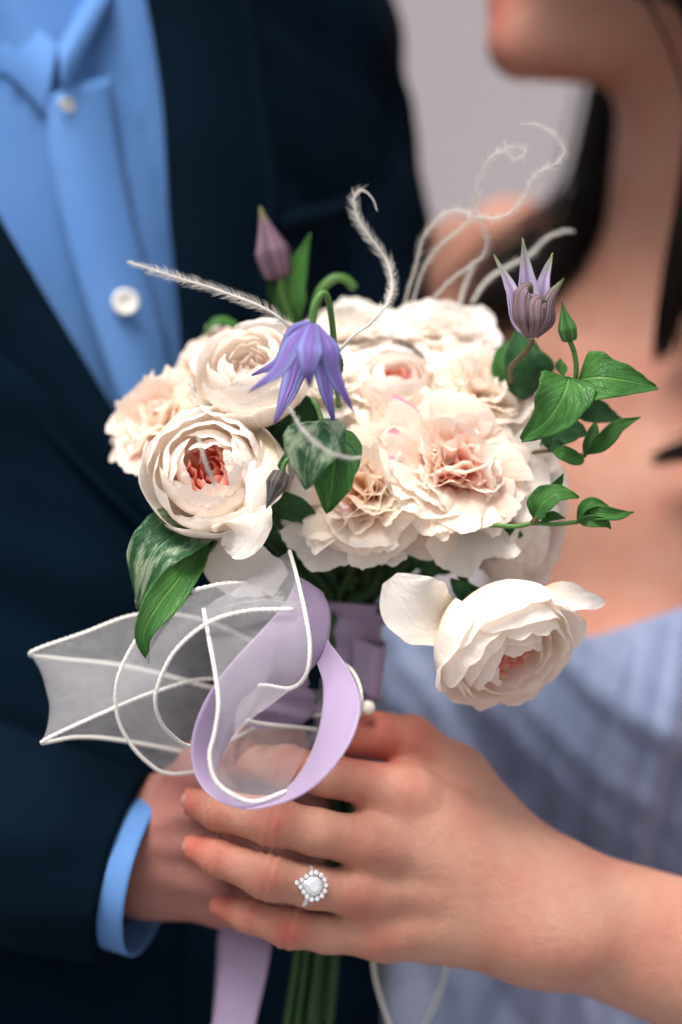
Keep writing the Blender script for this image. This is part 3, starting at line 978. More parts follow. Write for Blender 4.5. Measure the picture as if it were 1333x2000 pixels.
def rose(name, center, axis, R, label, seed, roll=0.0, open_=1.0, core='rose_core', inner='rose_inner', outer='rose_petal', guard=5, stem=True, group='garden roses in the bouquet', cupped=0.0, depth=1.0):
    rng = random.Random(seed)
    root = thing(name, center, label, 'rose', group, axis, roll)
    nv, nu = 20, 18
    layers = [  # count, half angle, profile (radius, height), ruffle, material, curl
        (guard, .80, [(.10, -.78), (.62, -.70), (.98, -.30), (1.06, .05), (1.04 + .10 * open_, .26)], .034, outer, .12 * open_),
        (guard, .82, [(.10, -.74), (.56, -.62), (.88, -.20), (.93, .16), (.86, .40)], .030, outer, .07 * open_),
        (5, .84, [(.10, -.70), (.48, -.52), (.75, -.12), (.77, .24), (.67, .47)], .022, outer, .03),
        (4, .92, [(.08, -.62), (.40, -.44), (.62, -.06), (.61, .28), (.47, .50)], .018, inner, .01),
        (4, .90, [(.06, -.52), (.34, -.36), (.50, -.02), (.49, .26), (.35, .46)], .022, inner, .0),
        (6, .66, [(.05, -.44), (.26, -.32), (.37, -.10), (.37, .10), (.29, .29)], .014, core, .0),
        (6, .66, [(.04, -.40), (.18, -.30), (.26, -.12), (.26, .04), (.19, .23)], .016, core, .0),
        (5, .75, [(.02, -.34), (.10, -.26), (.15, -.12), (.15, .02), (.10, .17)], .018, core, .0),
    ]
    u = np.linspace(-1, 1, nu)[None, :]
    v = np.linspace(0, 1, nv)[:, None]
    k = 0
    for li, (cnt, ha, prof, ruf, mat, curl) in enumerate(layers):
        ph0 = rng.uniform(0, 6.28)
        for c in range(cnt):
            phi = ph0 + c * 2 * math.pi / cnt + rng.uniform(-.18, .18)
            sc = rng.uniform(.94, 1.06)
            hh = rng.uniform(-.06, .06)
            half = ha * rng.uniform(.88, 1.15)
            e1, e2, e3 = wob(rng, 4, 2.2), wob(rng, 3, 2.0), wob(rng, 5, 6)
            top = 1 - .30 * np.abs(u) ** 3.2 + .022 * e1(u * 1.5) + .008 * e3(u * 3)
            vv = np.clip(v * top, 0, 1.08)
            pr = catmull(np.array(prof), 60)
            rr = np.interp(vv, np.linspace(0, 1, 60), pr[:, 0]) * sc
            zz = np.interp(vv, np.linspace(0, 1, 60), pr[:, 1]) * depth + hh
            rr = rr * (1 - cupped * np.clip((vv - .5) / .5, 0, 1.1) ** 2 * (1 if li < 5 else 0))
            wid = half * (.42 + .58 * np.sin(np.clip(vv * 1.25, 0, 1) * math.pi / 2))
            rr = rr + .045 * u * sc * (1 if li % 2 else -1)                       # overlap like roof tiles
            rr = rr + ruf * vv ** 2 * e2(u * 2.3 + vv * 1.3) + curl * np.clip((vv - .72) / .28, 0, 1.3) ** 2 * (1 + .6 * e1(u))
            zz = zz - .10 * curl / .1 * np.clip((vv - .82) / .18, 0, 1.3) ** 2 * .6 + ruf * .6 * vv ** 3 * e3(u * 1.2)
            if mat == core:      # crumpled heart
                rr = rr + .026 * vv * np.sin(u * rng.uniform(2, 3.5) + rng.uniform(0, 6))
                zz = zz + .012 * vv * np.sin(u * rng.uniform(2, 4) + rng.uniform(0, 6))
            th = phi + u * wid
            G = np.stack([rr * np.cos(th), rr * np.sin(th), zz + 0 * th], -1) * R
            grid_obj('petal', G, M[mat], root, world=False)
            k += 1
    calyx(root, R * .8, -R * .80)
    if stem:
        m = MATRIX[root]
        add_stem(root, np.asarray(center) - nrm(axis) * R * .95, axis, .0021, k=seed)
    return root

def loose_petal(root, pts, hw, N, mat='rose_petal', cup=.25, wave=.05, seed=0, name='petal', nu=18, nv=22, shape=None, tw=0.0, thick=0):
    """a single broad petal or leaf following a centre line given in photo positions and depths"""
    rng = random.Random(seed)
    C = catmull(PS(pts), nv)
    T = nrm(np.gradient(C, axis=0))
    side0 = nrm(np.cross(T, np.asarray(N, float)))
    Nn0 = np.cross(side0, T)
    v = np.linspace(0, 1, nv)
    ang = tw * (v - .5)
    side = side0 * np.cos(ang)[:, None] + Nn0 * np.sin(ang)[:, None]
    Nn = np.cross(side, T)
    if shape is None: shape = lambda x: np.sin(np.clip(x, 0, 1) ** .75 * math.pi) ** .6 * .98 + .02
    w_ = hw * S * shape(v)
    u = np.linspace(-1, 1, nu)
    e, e2 = wob(rng, 4, 2.5), wob(rng, 4, 3.2)
    G = C[:, None] + side[:, None] * (u[None, :, None] * w_[:, None, None]) * (1 + .05 * e2(v * 3))[:, None, None]
    dn = cup * w_[:, None] * (u ** 2)[None, :] + wave * hw * S * (np.abs(u)[None, :] ** 1.5) * e(v[:, None] * 4 + u[None, :] * 1.3)
    G = G + Nn[:, None] * dn[..., None]
    # rounded far edge
    return grid_obj(name, G, M[mat] if isinstance(mat, str) else mat, root, thick=thick)

def carnation(center, axis, R, label, seed, mat, roll=0.0, n=30, stem=True, spread=1.0, tight=0.0, heart=None):
    rng = random.Random(seed)
    root = thing('carnation', center, label, 'carnation', 'carnations in the bouquet', axis, roll)
    nv, nu = 19, 33
    v = np.linspace(0, 1, nv)[:, None]
    u = np.linspace(-1, 1, nu)[None, :]
    ga = math.pi * (3 - math.sqrt(5))
    for k in range(n):
        f = (k + .5) / n                     # 0 heart .. 1 outermost
        phi = k * ga + rng.uniform(-.35, .35)
        L = R * (.70 + .40 * f + rng.uniform(-.09, .09))
        A = (.50 + .30 * f + rng.uniform(-.08, .10)) * spread
        e0 = math.radians(88 - 10 * f)
        e1 = math.radians((84 - 104 * f ** 1.05 + rng.uniform(-18, 18)) if f > .22 else rng.uniform(62, 125))
        saw = np.array([rng.choice((.014, .006, -.006, -.022)) * rng.uniform(.2, 1.4) for q in range(nu)])
        notch = wob(rng, 3, 1.8)
        edge = 1 + saw[None, :] + .035 * notch(u * 1.6) - .14 * np.abs(u) ** 3
        s = v * (1 + (edge - 1) * v ** 4)
        vs = np.linspace(0, 1.2, 80)
        tipb = rng.choice((-1, 1)) * rng.uniform(5, 38)
        el_ = e0 + (e1 - e0) * np.clip((vs - .12) / .62, 0, 1) ** 1.2 + math.radians(tipb) * np.clip(vs - .7, 0, 1) * 2.6
        pr = np.concatenate([[0], np.cumsum(np.cos(el_[:-1])) * (vs[1] - vs[0])])
        pz = np.concatenate([[0], np.cumsum(np.sin(el_[:-1])) * (vs[1] - vs[0])])
        al = u * A * (.25 + .75 * np.clip(s * 1.5, 0, 1))
        sc = s * np.cos(al * .8)
        rr = np.interp(sc, vs, pr) * L
        zz = np.interp(sc, vs, pz) * L
        lat = s * np.sin(al) * L * 1.2
        el_at = np.interp(sc, vs, el_)
        ruf, r2 = wob(rng, 2, 1.5), wob(rng, 3, 5.0)
        amp = L * (.05 + .085 * (1 - f)) * rng.uniform(.6, 1.5)
        dn = amp * np.clip(s - .25, 0, 1) ** 1.3 * 1.5 * (ruf(u * 2.0 + s * .8) + .16 * r2(u * 2))
        dn = dn + rng.uniform(-.06, .20) * L * (u ** 2) * s
        # one sharp crease on some petals
        if rng.random() < .5:
            dn = dn - L * .06 * np.abs(u - rng.uniform(-.5, .5)) * np.clip(s - .3, 0, 1)
        rr = rr - np.sin(el_at) * dn + R * .05
        zz = zz + np.cos(el_at) * dn
        cx, sx = math.cos(phi), math.sin(phi)
        tw = rng.uniform(-.6, .6) * s
        ox, oy = rng.gauss(0, R * .05) * (1 - f), rng.gauss(0, R * .05) * (1 - f)
        X = rr * np.cos(tw) - lat * np.sin(tw) * .6
        Y = lat + rr * np.sin(tw) * .5
        G = np.stack([X * cx - Y * sx + ox, X * sx + Y * cx + oy, zz - R * .55], -1)
        grid_obj('petal', G, M[heart if (heart and f + rng.uniform(-.12, .12) < .28) else mat], root, world=False)
    calyx(root, R * .85, -R * .85, 'stem_dark')
    if stem:
        add_stem(root, np.asarray(center) - nrm(axis) * R * .98, axis, .0018, k=seed + 100)
    return root

def fan_petal(root, base, tip, hw, N, mat, seed, curl=.15, cup=.2):
    """one broad ragged carnation petal from its claw to the middle of its fringe"""
    rng = random.Random(seed)
    nv, nu = 18, 33
    A, B = P(*base), P(*tip)
    d = B - A
    L = np.linalg.norm(d); d = d / L
    side = nrm(np.cross(d, np.asarray(N, float))); nn = np.cross(side, d)
    v = np.linspace(0, 1, nv)[:, None]; u = np.linspace(-1, 1, nu)[None, :]
    saw = np.array([rng.choice((.010, .005, -.004, -.016)) * rng.uniform(.2, 1.4) for q in range(nu)])
    notch = wob(rng, 3, 2.0)
    edge = 1 + saw[None, :] + .05 * notch(u * 1.9) - .12 * np.abs(u) ** 3
    s = v * (1 + (edge - 1) * v ** 4)
    half = math.atan2(hw * S, L * .75)
    al = u * half * 1.2 * (.55 + .45 * np.clip(s * 1.4, 0, 1))
    ruf = wob(rng, 2, 1.8); r2 = wob(rng, 3, 5)
    dn = L * (.07 * np.clip(s - .2, 0, 1) * (ruf(u * 2) + .2 * r2(u * 2)) + cup * .9 * u ** 2 * s - curl * s ** 2 * .8)
    G = A + d * (s * np.cos(al * .7) * L)[..., None] + side * (s * np.sin(al) * L * 1.25)[..., None] + nn * dn[..., None]
    return grid_obj('petal', G, M[mat], root)

ROSES = {}
r1 = rose('garden_rose', P(410, 922, .010), (-.10, -.96, .20), rad(124, .02), 'cream rose with open coral heart at the lower left of the bouquet', 11, roll=.6, depth=1.05, open_=.55, cupped=.13)
loose_petal(r1, [(455, 985, .012), (470, 1010, -.006), (466, 1050, -.004), (440, 1068, .004)], 58, (-.2, -1, .25), seed=3, cup=-.15, wave=.16)
loose_petal(r1, [(520, 840, .02), (532, 900, .004), (515, 960, -.004), (490, 1010, -.006)], 42, (.35, -1, .1), seed=4, cup=-.3, wave=.1)
loose_petal(r1, [(395, 1030, .03), (440, 1085, .022), (500, 1118, .022), (552, 1138, .028)], 62, (-.05, -1, -.35), seed=5, cup=.12, wave=.05,
            shape=lambda x: np.sin(np.clip(x * .86 + .06, 0, 1) * math.pi) ** .8 + .02)

r2 = rose('garden_rose', P(494, 728, .022), (-.22, -.72, .62), rad(112, .03), 'creamy white rose behind the nodding violet clematis', 23, roll=2.0, core='rose_inner', inner='rose_petal', depth=.95, open_=.7, cupped=.08)
r3 = rose('garden_rose', P(775, 752, .050), (.05, -.62, .76), rad(84, .05), 'half hidden rose with pink heart amid the carnations', 31, roll=.3, core='rose_core', inner='rose_inner', outer='rose_inner')
r4 = rose('garden_rose', P(985, 1262, .014), (.44, -.58, -.66), rad(140, .0), 'drooping ivory rose hanging over the gown at lower right', 47, roll=1.1, open_=.5, core='rose_core', inner='rose_inner', depth=1.0)
loose_petal(r4, [(900, 1215, .03), (850, 1205, .016), (800, 1175, .010), (762, 1130, .012)], 66, (-.1, -1, .1), seed=8, cup=.25, wave=.08,
            shape=lambda x: (np.sin(np.clip(x ** 1.1 * .9 + .05, 0, 1) * math.pi) ** .7) + .02)
loose_petal(r4, [(1040, 1160, .02), (1090, 1165, .01), (1140, 1172, .012), (1182, 1176, .022)], 30, (.1, -1, .5), seed=9, cup=.25, wave=.08)
r5 = rose('garden_rose', P(1030, 1040, .062), (.80, -.30, -.25), rad(118, .06), 'soft cream rose turned away at the right edge of the bouquet', 53, roll=.5, open_=1.2)

c1 = carnation(P(716, 958, .022), (-.14, -.90, .28), rad(158, .02), 'peach hearted carnation at the lower centre beside the hanging leaf', 61, 'carn_peach', n=40, heart='heart_peach')
carnation(P(815, 985, .030), (.02, -.97, -.05), rad(104, .03), 'cream carnation squeezed low between the two front carnations', 109, 'carn_peach', roll=.9, n=28)
carnation(P(985, 945, .034), (.50, -.84, .05), rad(104, .03), 'cream carnation turned right behind the trailing sprig', 113, 'carn_cream', roll=.3, n=28)
c2 = carnation(P(890, 908, .022), (.18, -.86, .36), rad(166, .02), 'blush carnation with coral heart at the front of the bouquet', 67, 'carn_blush', roll=1.0, n=42, heart='heart_blush')
carnation(P(790, 836, .034), (.0, -.84, .54), rad(135, .04), 'pale carnation wedged above the two front carnations', 71, 'carn_peach', roll=2.0, n=36)
carnation(P(945, 755, .052), (.30, -.66, .68), rad(136, .05), 'peach white carnation beside the large heart shaped leaf', 73, 'carn_peach', roll=.4, n=38)
carnation(P(690, 645, .078), (-.05, -.50, .86), rad(124, .08), 'white carnation at the top of the bouquet beneath the hooked feather', 79, 'carn_cream', n=38)
carnation(P(875, 650, .082), (.18, -.50, .84), rad(132, .08), 'white carnation at the top right below the curling feathers', 83, 'carn_cream', roll=1.2, n=38)
carnation(P(302, 826, .050), (-.62, -.70, .34), rad(126, .05), 'pink flecked carnation at the far left against the blue shirt', 89, 'carn_pink', roll=.8, n=38)
carnation(P(412, 705, .078), (-.40, -.55, .72), rad(104, .08), 'blurred blush carnation behind the creamy rose at upper left', 97, 'carn_pink', roll=.2, n=26)
carnation(P(640, 745, .050), (-.08, -.70, .70), rad(116, .05), 'cream carnation directly behind the clematis stem', 101, 'carn_cream', roll=.2, n=34)
carnation(P(1050, 930, .062), (.72, -.60, .10), rad(116, .06), 'ragged edged cream carnation behind the right hand sprig', 103, 'carn_cream', roll=.2, n=26)
carnation(P(590, 960, .055), (-.30, -.90, -.15), rad(94, .05), 'small cream carnation tucked behind the hanging leaf and dark bud', 107, 'carn_cream', n=24)

fan_petal(c1, (690, 930, .040), (664, 1108, .024), 88, (0, -1, -.15), 'carn_cream', 1, curl=.05)
fan_petal(c1, (690, 930, .040), (545, 985, .026), 70, (-.2, -1, .1), 'carn_cream', 2, curl=.05)
fan_petal(c1, (770, 930, .042), (800, 1088, .028), 88, (.1, -1, -.1), 'carn_peach', 5, curl=.05)
fan_petal(c2, (900, 920, .042), (918, 1112, .026), 58, (.1, -1, -.1), 'carn_cream', 8, curl=.03)
fan_petal(c2, (920, 915, .042), (1066, 930, .026), 70, (.3, -1, .0), 'carn_cream', 9, curl=.05)

# ------------------------------------------------------------------ leaves
heart = lambda x: (np.clip(x / .10, 0, 1) ** .6) * (1 - .15 * np.exp(-((x - 0) / .06) ** 2)) * np.clip(1.06 - x ** 1.55, 0, 1) ** .9
ovate = lambda x: np.sin(np.clip(x, 0, 1) ** .72 * math.pi) ** .85 + .01
lance = lambda x: np.sin(np.clip(x, 0, 1) ** .8 * math.pi) ** 1.1 + .012

def leaf(root, pts, hw, N, mat='leaf', shape=heart, cup=.18, wave=.06, seed=1, tw=0.0):
    return loose_petal(root, pts, hw, N, mat, cup, wave, seed, 'leaf', 17, 26, shape, tw, .0004)

t = thing('clematis_sprig', P(1060, 1000, .02), 'sprig with two heart shaped leaves and a small green bud at right', 'sprig')
leaf(t, [(1112, 738, -.004), (1100, 775, -.010), (1068, 822, -.008), (1019, 859, .0)], 60, (.10, -1, .30), cup=.22, seed=2)
leaf(t, [(1132, 742, .002), (1175, 738, -.004), (1230, 745, .0), (1283, 758, .012)], 56, (0, -1, .45), cup=.2, seed=3)
leaf(t, [(1118, 755, .02), (1140, 790, .03), (1180, 808, .035), (1215, 820, .04)], 34, (.2, -1, -.2), 'leaf_dark', seed=4)
leaf(t, [(1100, 735, .02), (1096, 715, .025), (1095, 700, .03)], 12, (.2, -1, 0), 'leaf', lance, seed=5)
tube('stem', catmull(PS([(1113, 664, -.004), (1122, 690, -.002), (1126, 720, 0), (1122, 748, .004), (1105, 800, .02), (1075, 850, .035), (1010, 900, .05), (900, 1000, .07)]), 40), .0011, M['stem'], t, 8)
def bud(root, base, tip, w, y0, y1, mat, ribs=4, name='bud', belly=.35):
    A, B = P(*base, y0), P(*tip, y1)
    n = 30
    C = np.linspace(A, B, n)
    s = np.linspace(0, 1, n)
    prof = (np.clip(s / .06, 0, 1) ** .5) * np.where(s < belly, .72 + .28 * np.sin(s / belly * math.pi / 2), np.clip(1 - ((s - belly) / (1 - belly)), 0, 1) ** 1.25 * .94 + .06)
    prof[-1] = .02
    def mod(arc, th): return 1 + .07 * np.cos(ribs * th) - .05 * np.exp(-((np.mod(th * ribs / (2 * np.pi), 1) - .5) / .12) ** 2)
    V, F = tube_geo(C, prof * w * S * .5, 24, mod)
    vv = np.repeat(s, 24); uu = np.tile(np.mod(np.arange(24) / 24 * ribs, 1), n)
    uv = np.concatenate([np.stack([uu, vv], 1), [[.5, 0], [.5, 1]]])
    return mesh_obj(name, V, F, M[mat], root, uv=uv)
bud(t, (1114, 668), (1097, 588), 40, -.004, -.008, 'bud_green')

t = thing('clematis_sprig', P(960, 1025, .04), 'trailing sprig of small pointed leaves low on the right side', 'sprig')
tube('stem', catmull(PS([(900, 1030, .04), (955, 1026, .012), (1010, 1028, .004), (1040, 1022, .002), (1085, 1024, .002), (1130, 1019, .004)]), 30), .0010, M['stem'], t, 8)
tube('side_stem', catmull(PS([(1040, 1022, .002), (1050, 1010, 0), (1062, 998, 0)]), 8), .0013, M['stem_brown'], t, 8)
leaf(t, [(1045, 1012, 0), (1058, 985, -.004), (1090, 965, -.006), (1131, 972, -.004)], 27, (-.1, -1, .6), shape=ovate, seed=6, cup=.35)
leaf(t, [(1040, 1010, .002), (1052, 985, .004), (1085, 950, .006), (1101, 925, .008)], 15, (.4, -1, -.2), shape=lance, seed=7, cup=.4)
leaf(t, [(1058, 1018, 0), (1080, 1008, -.003), (1104, 1012, 0)], 10, (0, -1, .4), shape=lance, seed=8)
leaf(t, [(1127, 1018, .004), (1145, 990, .0), (1172, 985, .0), (1197, 996, .004)], 13, (.1, -1, .9), shape=lance, seed=9, cup=.5)
leaf(t, [(1130, 1019, .004), (1165, 1003, -.002), (1205, 1006, 0), (1239, 1000, .006)], 15, (0, -1, .3), shape=lance, seed=10, cup=.4)
leaf(t, [(1130, 1020, .004), (1150, 1017, -.002), (1180, 1020, -.002), (1194, 1033, 0)], 12, (0, -1, -.2), shape=lance, seed=11, cup=.4)

t = thing('clematis_sprig', P(1040, 880, .04), 'small curled leaves on a thin stem below the heart shaped leaves', 'sprig')
tube('stem', catmull(PS([(980, 900, .05), (1040, 884, .03), (1085, 880, .02), (1110, 886, .018), (1145, 890, .02)]), 24), .0009, M['stem_brown'], t, 8)
leaf(t, [(1075, 878, .02), (1085, 850, .02), (1120, 838, .024), (1150, 850, .03)], 30, (.2, -1, .3), 'leaf_dark', ovate, seed=12, cup=.3)
leaf(t, [(1080, 880, .018), (1100, 885, .012), (1130, 898, .014), (1140, 890, .02)], 15, (0, -1, .2), 'leaf', lance, seed=13, cup=.3)
leaf(t, [(1143, 890, .02), (1150, 865, .016), (1160, 840, .018), (1164, 822, .02)], 14, (.3, -1, .0), 'leaf', lance, seed=14, cup=.4)
leaf(t, [(1145, 888, .02), (1180, 862, .014), (1210, 832, .016), (1252, 815, .02)], 17, (0, -1, .2), 'leaf', lance, seed=15, cup=.4)

t = thing('leaf_spray', P(1020, 760, .05), 'broad dark leaf behind the mauve clematis flower', 'leaf')
leaf(t, [(1045, 770, .050), (1035, 735, .042), (1022, 690, .040), (1018, 630, .046)], 52, (.25, -1, .1), 'leaf_dark', ovate, seed=16)
leaf(t, [(1000, 770, .055), (985, 730, .05), (990, 690, .05), (1005, 660, .052)], 26, (-.3, -1, .1), 'leaf', ovate, seed=17)

t = thing('leaf_spray', P(600, 830, .0), 'pale mottled leaf folded over a bright green leaf at bouquet centre', 'leaf')
leaf(t, [(628, 820, -.012), (618, 850, -.026), (605, 900, -.030), (600, 955, -.026)], 57, (-.15, -1, .12), 'leaf_mottled', ovate, seed=18, cup=.12)
leaf(t, [(640, 838, -.006), (655, 880, -.018), (650, 940, -.022), (638, 1003, -.018)], 50, (.2, -1, .15), 'leaf', ovate, seed=19, cup=.2)
tube('stem', catmull(PS([(632, 828, -.008), (622, 800, .0), (612, 780, .02), (640, 820, .06)]), 16), .0010, M['stem'], t, 8)

t = thing('leaf_spray', P(390, 1050, .03), 'large dark green leaves below the coral hearted rose', 'leaf')
leaf(t, [(405, 1020, .03), (355, 1040, .014), (300, 1085, .006), (268, 1190, .012)], 66, (-.3, -1, .25), 'leaf_mottled', ovate, seed=20, cup=.25)
leaf(t, [(412, 1050, .026), (370, 1105, .008), (310, 1180, -.006), (280, 1240, -.010), (291, 1296, -.006)], 33, (.35, -1, .1), 'leaf', lance, seed=21, cup=.3)
leaf(t, [(420, 1040, .032), (400, 1060, .024), (385, 1085, .018), (372, 1108, .014)], 26, (-.2, -1, .3), 'leaf_mottled', ovate, seed=22)
tube('stem', catmull(PS([(408, 1035, .03), (450, 1060, .045), (560, 1120, .065), (650, 1190, .075)]), 20), .0013, M['stem_dark'], t, 8)

t = thing('leaf_spray', P(560, 640, .09), 'upright green leaf behind the top of the bouquet beside the purple bud', 'leaf')
leaf(t, [(575, 640, .085), (568, 590, .078), (580, 530, .075), (607, 455, .072)], 33, (-.2, -1, .1), 'leaf', lance, seed=23)
leaf(t, [(560, 640, .09), (548, 600, .085), (535, 570, .082), (522, 545, .08)], 18, (-.2, -1, .1), 'leaf_dark', lance, seed=24)
tube('curled_stem', catmull(PS([(610, 620, .08), (625, 570, .075), (650, 545, .075), (675, 545, .077), (692, 562, .08)]), 20), .0019, M['stem'], t, 8)

t = thing('leaf_spray', P(440, 660, .09), 'small blurred leaf poking out at the upper left of the bouquet', 'leaf')
leaf(t, [(470, 640, .09), (440, 628, .088), (415, 635, .088), (395, 660, .09)], 17, (-.2, -.6, .8), 'leaf', lance, seed=25)
for i, (pts, hw, N, lab) in enumerate([
        ([(560, 900, .05), (575, 850, .034), (590, 800, .03), (560, 780, .03)], 44, (-.1, -1, .2), 'dark leaf in the gap under the violet clematis'),
        ([(520, 990, .03), (545, 985, .022), (590, 1000, .02), (620, 1030, .03)], 30, (.1, -1, -.2), 'dark leaf tucked under the small striped bud'),
        ([(900, 1060, .05), (950, 1045, .035), (990, 1040, .03), (1022, 1046, .03)], 32, (.1, -1, -.1), 'dark leaf under the trailing sprig'),
        ([(800, 1090, .05), (850, 1085, .045), (900, 1085, .045), (940, 1110, .05)], 40, (.1, -1, -.3), 'dark leaf beneath the blush carnation'),
        ([(960, 1180, .045), (925, 1165, .035), (900, 1150, .03), (880, 1130, .032)], 22, (.1, -1, .1), 'narrow leaf at the neck of the drooping rose'),
        ([(640, 1090, .075), (600, 1080, .07), (560, 1060, .065), (520, 1030, .06)], 40, (0, -1, -.3), 'dark leaf in the shadow below the carnations'),
        ([(720, 1110, .075), (760, 1095, .07), (810, 1080, .065), (850, 1075, .06)], 42, (0, -1, -.3), 'shaded leaf among the stems below centre'),
        ]):
    t = thing('leaf_spray', P(*pts[0]), lab, 'leaf', 'filler leaves in the bouquet')
    leaf(t, pts, hw, N, 'leaf_dark', ovate, seed=40 + i)
    tube('stem', catmull([P(*pts[0]), P(*pts[0]) * .5 + BIND * .5 + [0, .005, 0], BIND], 12), .0012, M['stem_dark'], t, 8)

# ------------------------------------------------------------------ clematis flowers and buds
sep = lambda x: (np.clip(.34 + 1.9 * x, 0, 1)) * np.clip(1 - np.clip((x - .42) / .58, 0, 1) ** 1.15, 0, 1) ** .95 + .015

t = thing('clematis_flower', P(612, 634, -.03), 'nodding violet clematis with pointed sepals hanging from an arched stem', 'clematis')
for i, (pts, hw, N) in enumerate([
        ([(608, 632, -.028), (575, 650, -.014), (545, 705, -.008), (492, 733, -.004)], 19, (-.4, -1, .2)),
        ([(604, 634, -.033), (572, 668, -.040), (542, 722, -.044), (487, 766, -.046)], 22, (-.5, -1, .3)),
        ([(606, 640, -.020), (585, 690, -.012), (565, 760, -.014), (536, 828, -.020)], 26, (.0, -1, .0)),
        ([(612, 632, -.036), (606, 670, -.050), (603, 715, -.053), (605, 756, -.050)], 26, (.0, -1, .1)),
        ([(618, 640, -.022), (632, 690, -.012), (638, 760, -.014), (655, 834, -.018)], 20, (.1, -1, .0)),
        ([(618, 634, -.032), (643, 675, -.042), (656, 735, -.042), (692, 806, -.038)], 23, (.45, -1, .15)),
        ]):
    loose_petal(t, pts, hw, N, 'violet', -.35, .04, 60 + i, 'sepal', 15, 26, sep, 0, .0005)
tube('stem', catmull(PS([(612, 638, -.030), (612, 610, -.031), (618, 588, -.031), (630, 573, -.030), (640, 580, -.028), (648, 620, -.022), (653, 670, -.012), (656, 710, 0.0), (660, 770, .03), (675, 900, .06), (690, 1200, .078)]), 60), .0013, M['stem'], t, 10)
tube('node', catmull(PS([(655, 690, -.008), (660, 705, -.008), (662, 720, -.006), (658, 735, -.002)]), 12), np.array([.0012, .0018, .0022, .0021, .0023, .002, .0022, .0018, .002, .0015, .0014, .001]), M['stem_brown'], t, 10)
tube('stamens', catmull(PS([(610, 645, -.028), (610, 680, -.027), (610, 712, -.026)]), 12), np.linspace(.0016, .0035, 12), M['bud_dark'], t, 12, mod=lambda s, a: 1 + .25 * np.cos(8 * a))

t = thing('clematis_flower', P(1040, 660, .0), 'upright mauve clematis with green tipped sepals against bare skin', 'clematis')
for i, (pts, hw, N, mat, cup) in enumerate([
        ([(1036, 658, .002), (1014, 628, .002), (1000, 570, .002), (965, 497, .006)], 21, (.4, -1, .2), 'mauve', .35),
        ([(1042, 658, .006), (1036, 615, .010), (1030, 545, .010), (1021, 465, .010)], 24, (.0, -1, .1), 'mauve', .30),
        ([(1046, 658, .006), (1058, 615, .010), (1062, 555, .010), (1080, 494, .012)], 20, (-.2, -1, .1), 'mauve', .35),
        ([(1046, 658, .0), (1070, 625, -.002), (1076, 585, -.002), (1102, 543, .002)], 20, (.55, -1, .1), 'mauve_back', -.40),
        ([(1036, 659, -.004), (1022, 628, -.012), (1020, 582, -.013), (1030, 563, -.012), (1041, 573, -.008)], 18, (-.25, -1, -.05), 'mauve_back', -.45),
        ([(1044, 659, -.004), (1050, 632, -.013), (1050, 600, -.014), (1056, 586, -.012), (1068, 589, -.009)], 16, (.2, -1, -.05), 'mauve_back', -.45),
        ]):
    loose_petal(t, pts, hw, N, mat, cup, .03, 80 + i, 'sepal', 15, 26, sep if i < 4 else (lambda x: np.clip(.45 + 2 * x, 0, 1) * np.clip(1 - np.clip((x - .55) / .45, 0, 1) ** 1.6, 0, 1) + .02), 0, .0005)
tube('stem', catmull(PS([(1040, 662, .0), (1030, 684, .002), (1010, 704, .01), (998, 722, .02), (990, 780, .05), (900, 950, .07)]), 30), .0013, M['stem_brown'], t, 8)
tube('stamens', catmull(PS([(1042, 640, .002), (1044, 610, .002), (1046, 582, .002)]), 12), np.linspace(.002, .003, 12), M['violet'], t, 12, mod=lambda s, a: 1 + .2 * np.cos(7 * a))

t = thing('clematis_bud', P(552, 922, -.012), 'small dark striped bud hanging beside the coral hearted rose', 'bud')
bud(t, (553, 920), (520, 994), 42, -.012, -.016, 'bud_dark', 5, belly=.38)
tube('stem', catmull(PS([(552, 924, -.012), (556, 906, -.012), (568, 893, -.010), (582, 884, .0), (610, 900, .04)]), 20), .0011, M['stem'], t, 8)
tube('side_stem', catmull(PS([(548, 912, .005), (560, 892, .0), (580, 878, .006), (600, 880, .03)]), 16), .0016, M['stem_dark'], t, 8)

t = thing('clematis_bud', P(546, 560, .08), 'large purple bud rising behind the bouquet against the navy jacket', 'bud')
bud(t, (547, 548), (508, 402), 74, .075, .072, 'bud_purple', 4, belly=.4)
tube('stem', catmull(PS([(547, 545, .075), (556, 590, .078), (575, 650, .082), (640, 900, .085)]), 20), .0016, M['stem'], t, 8)

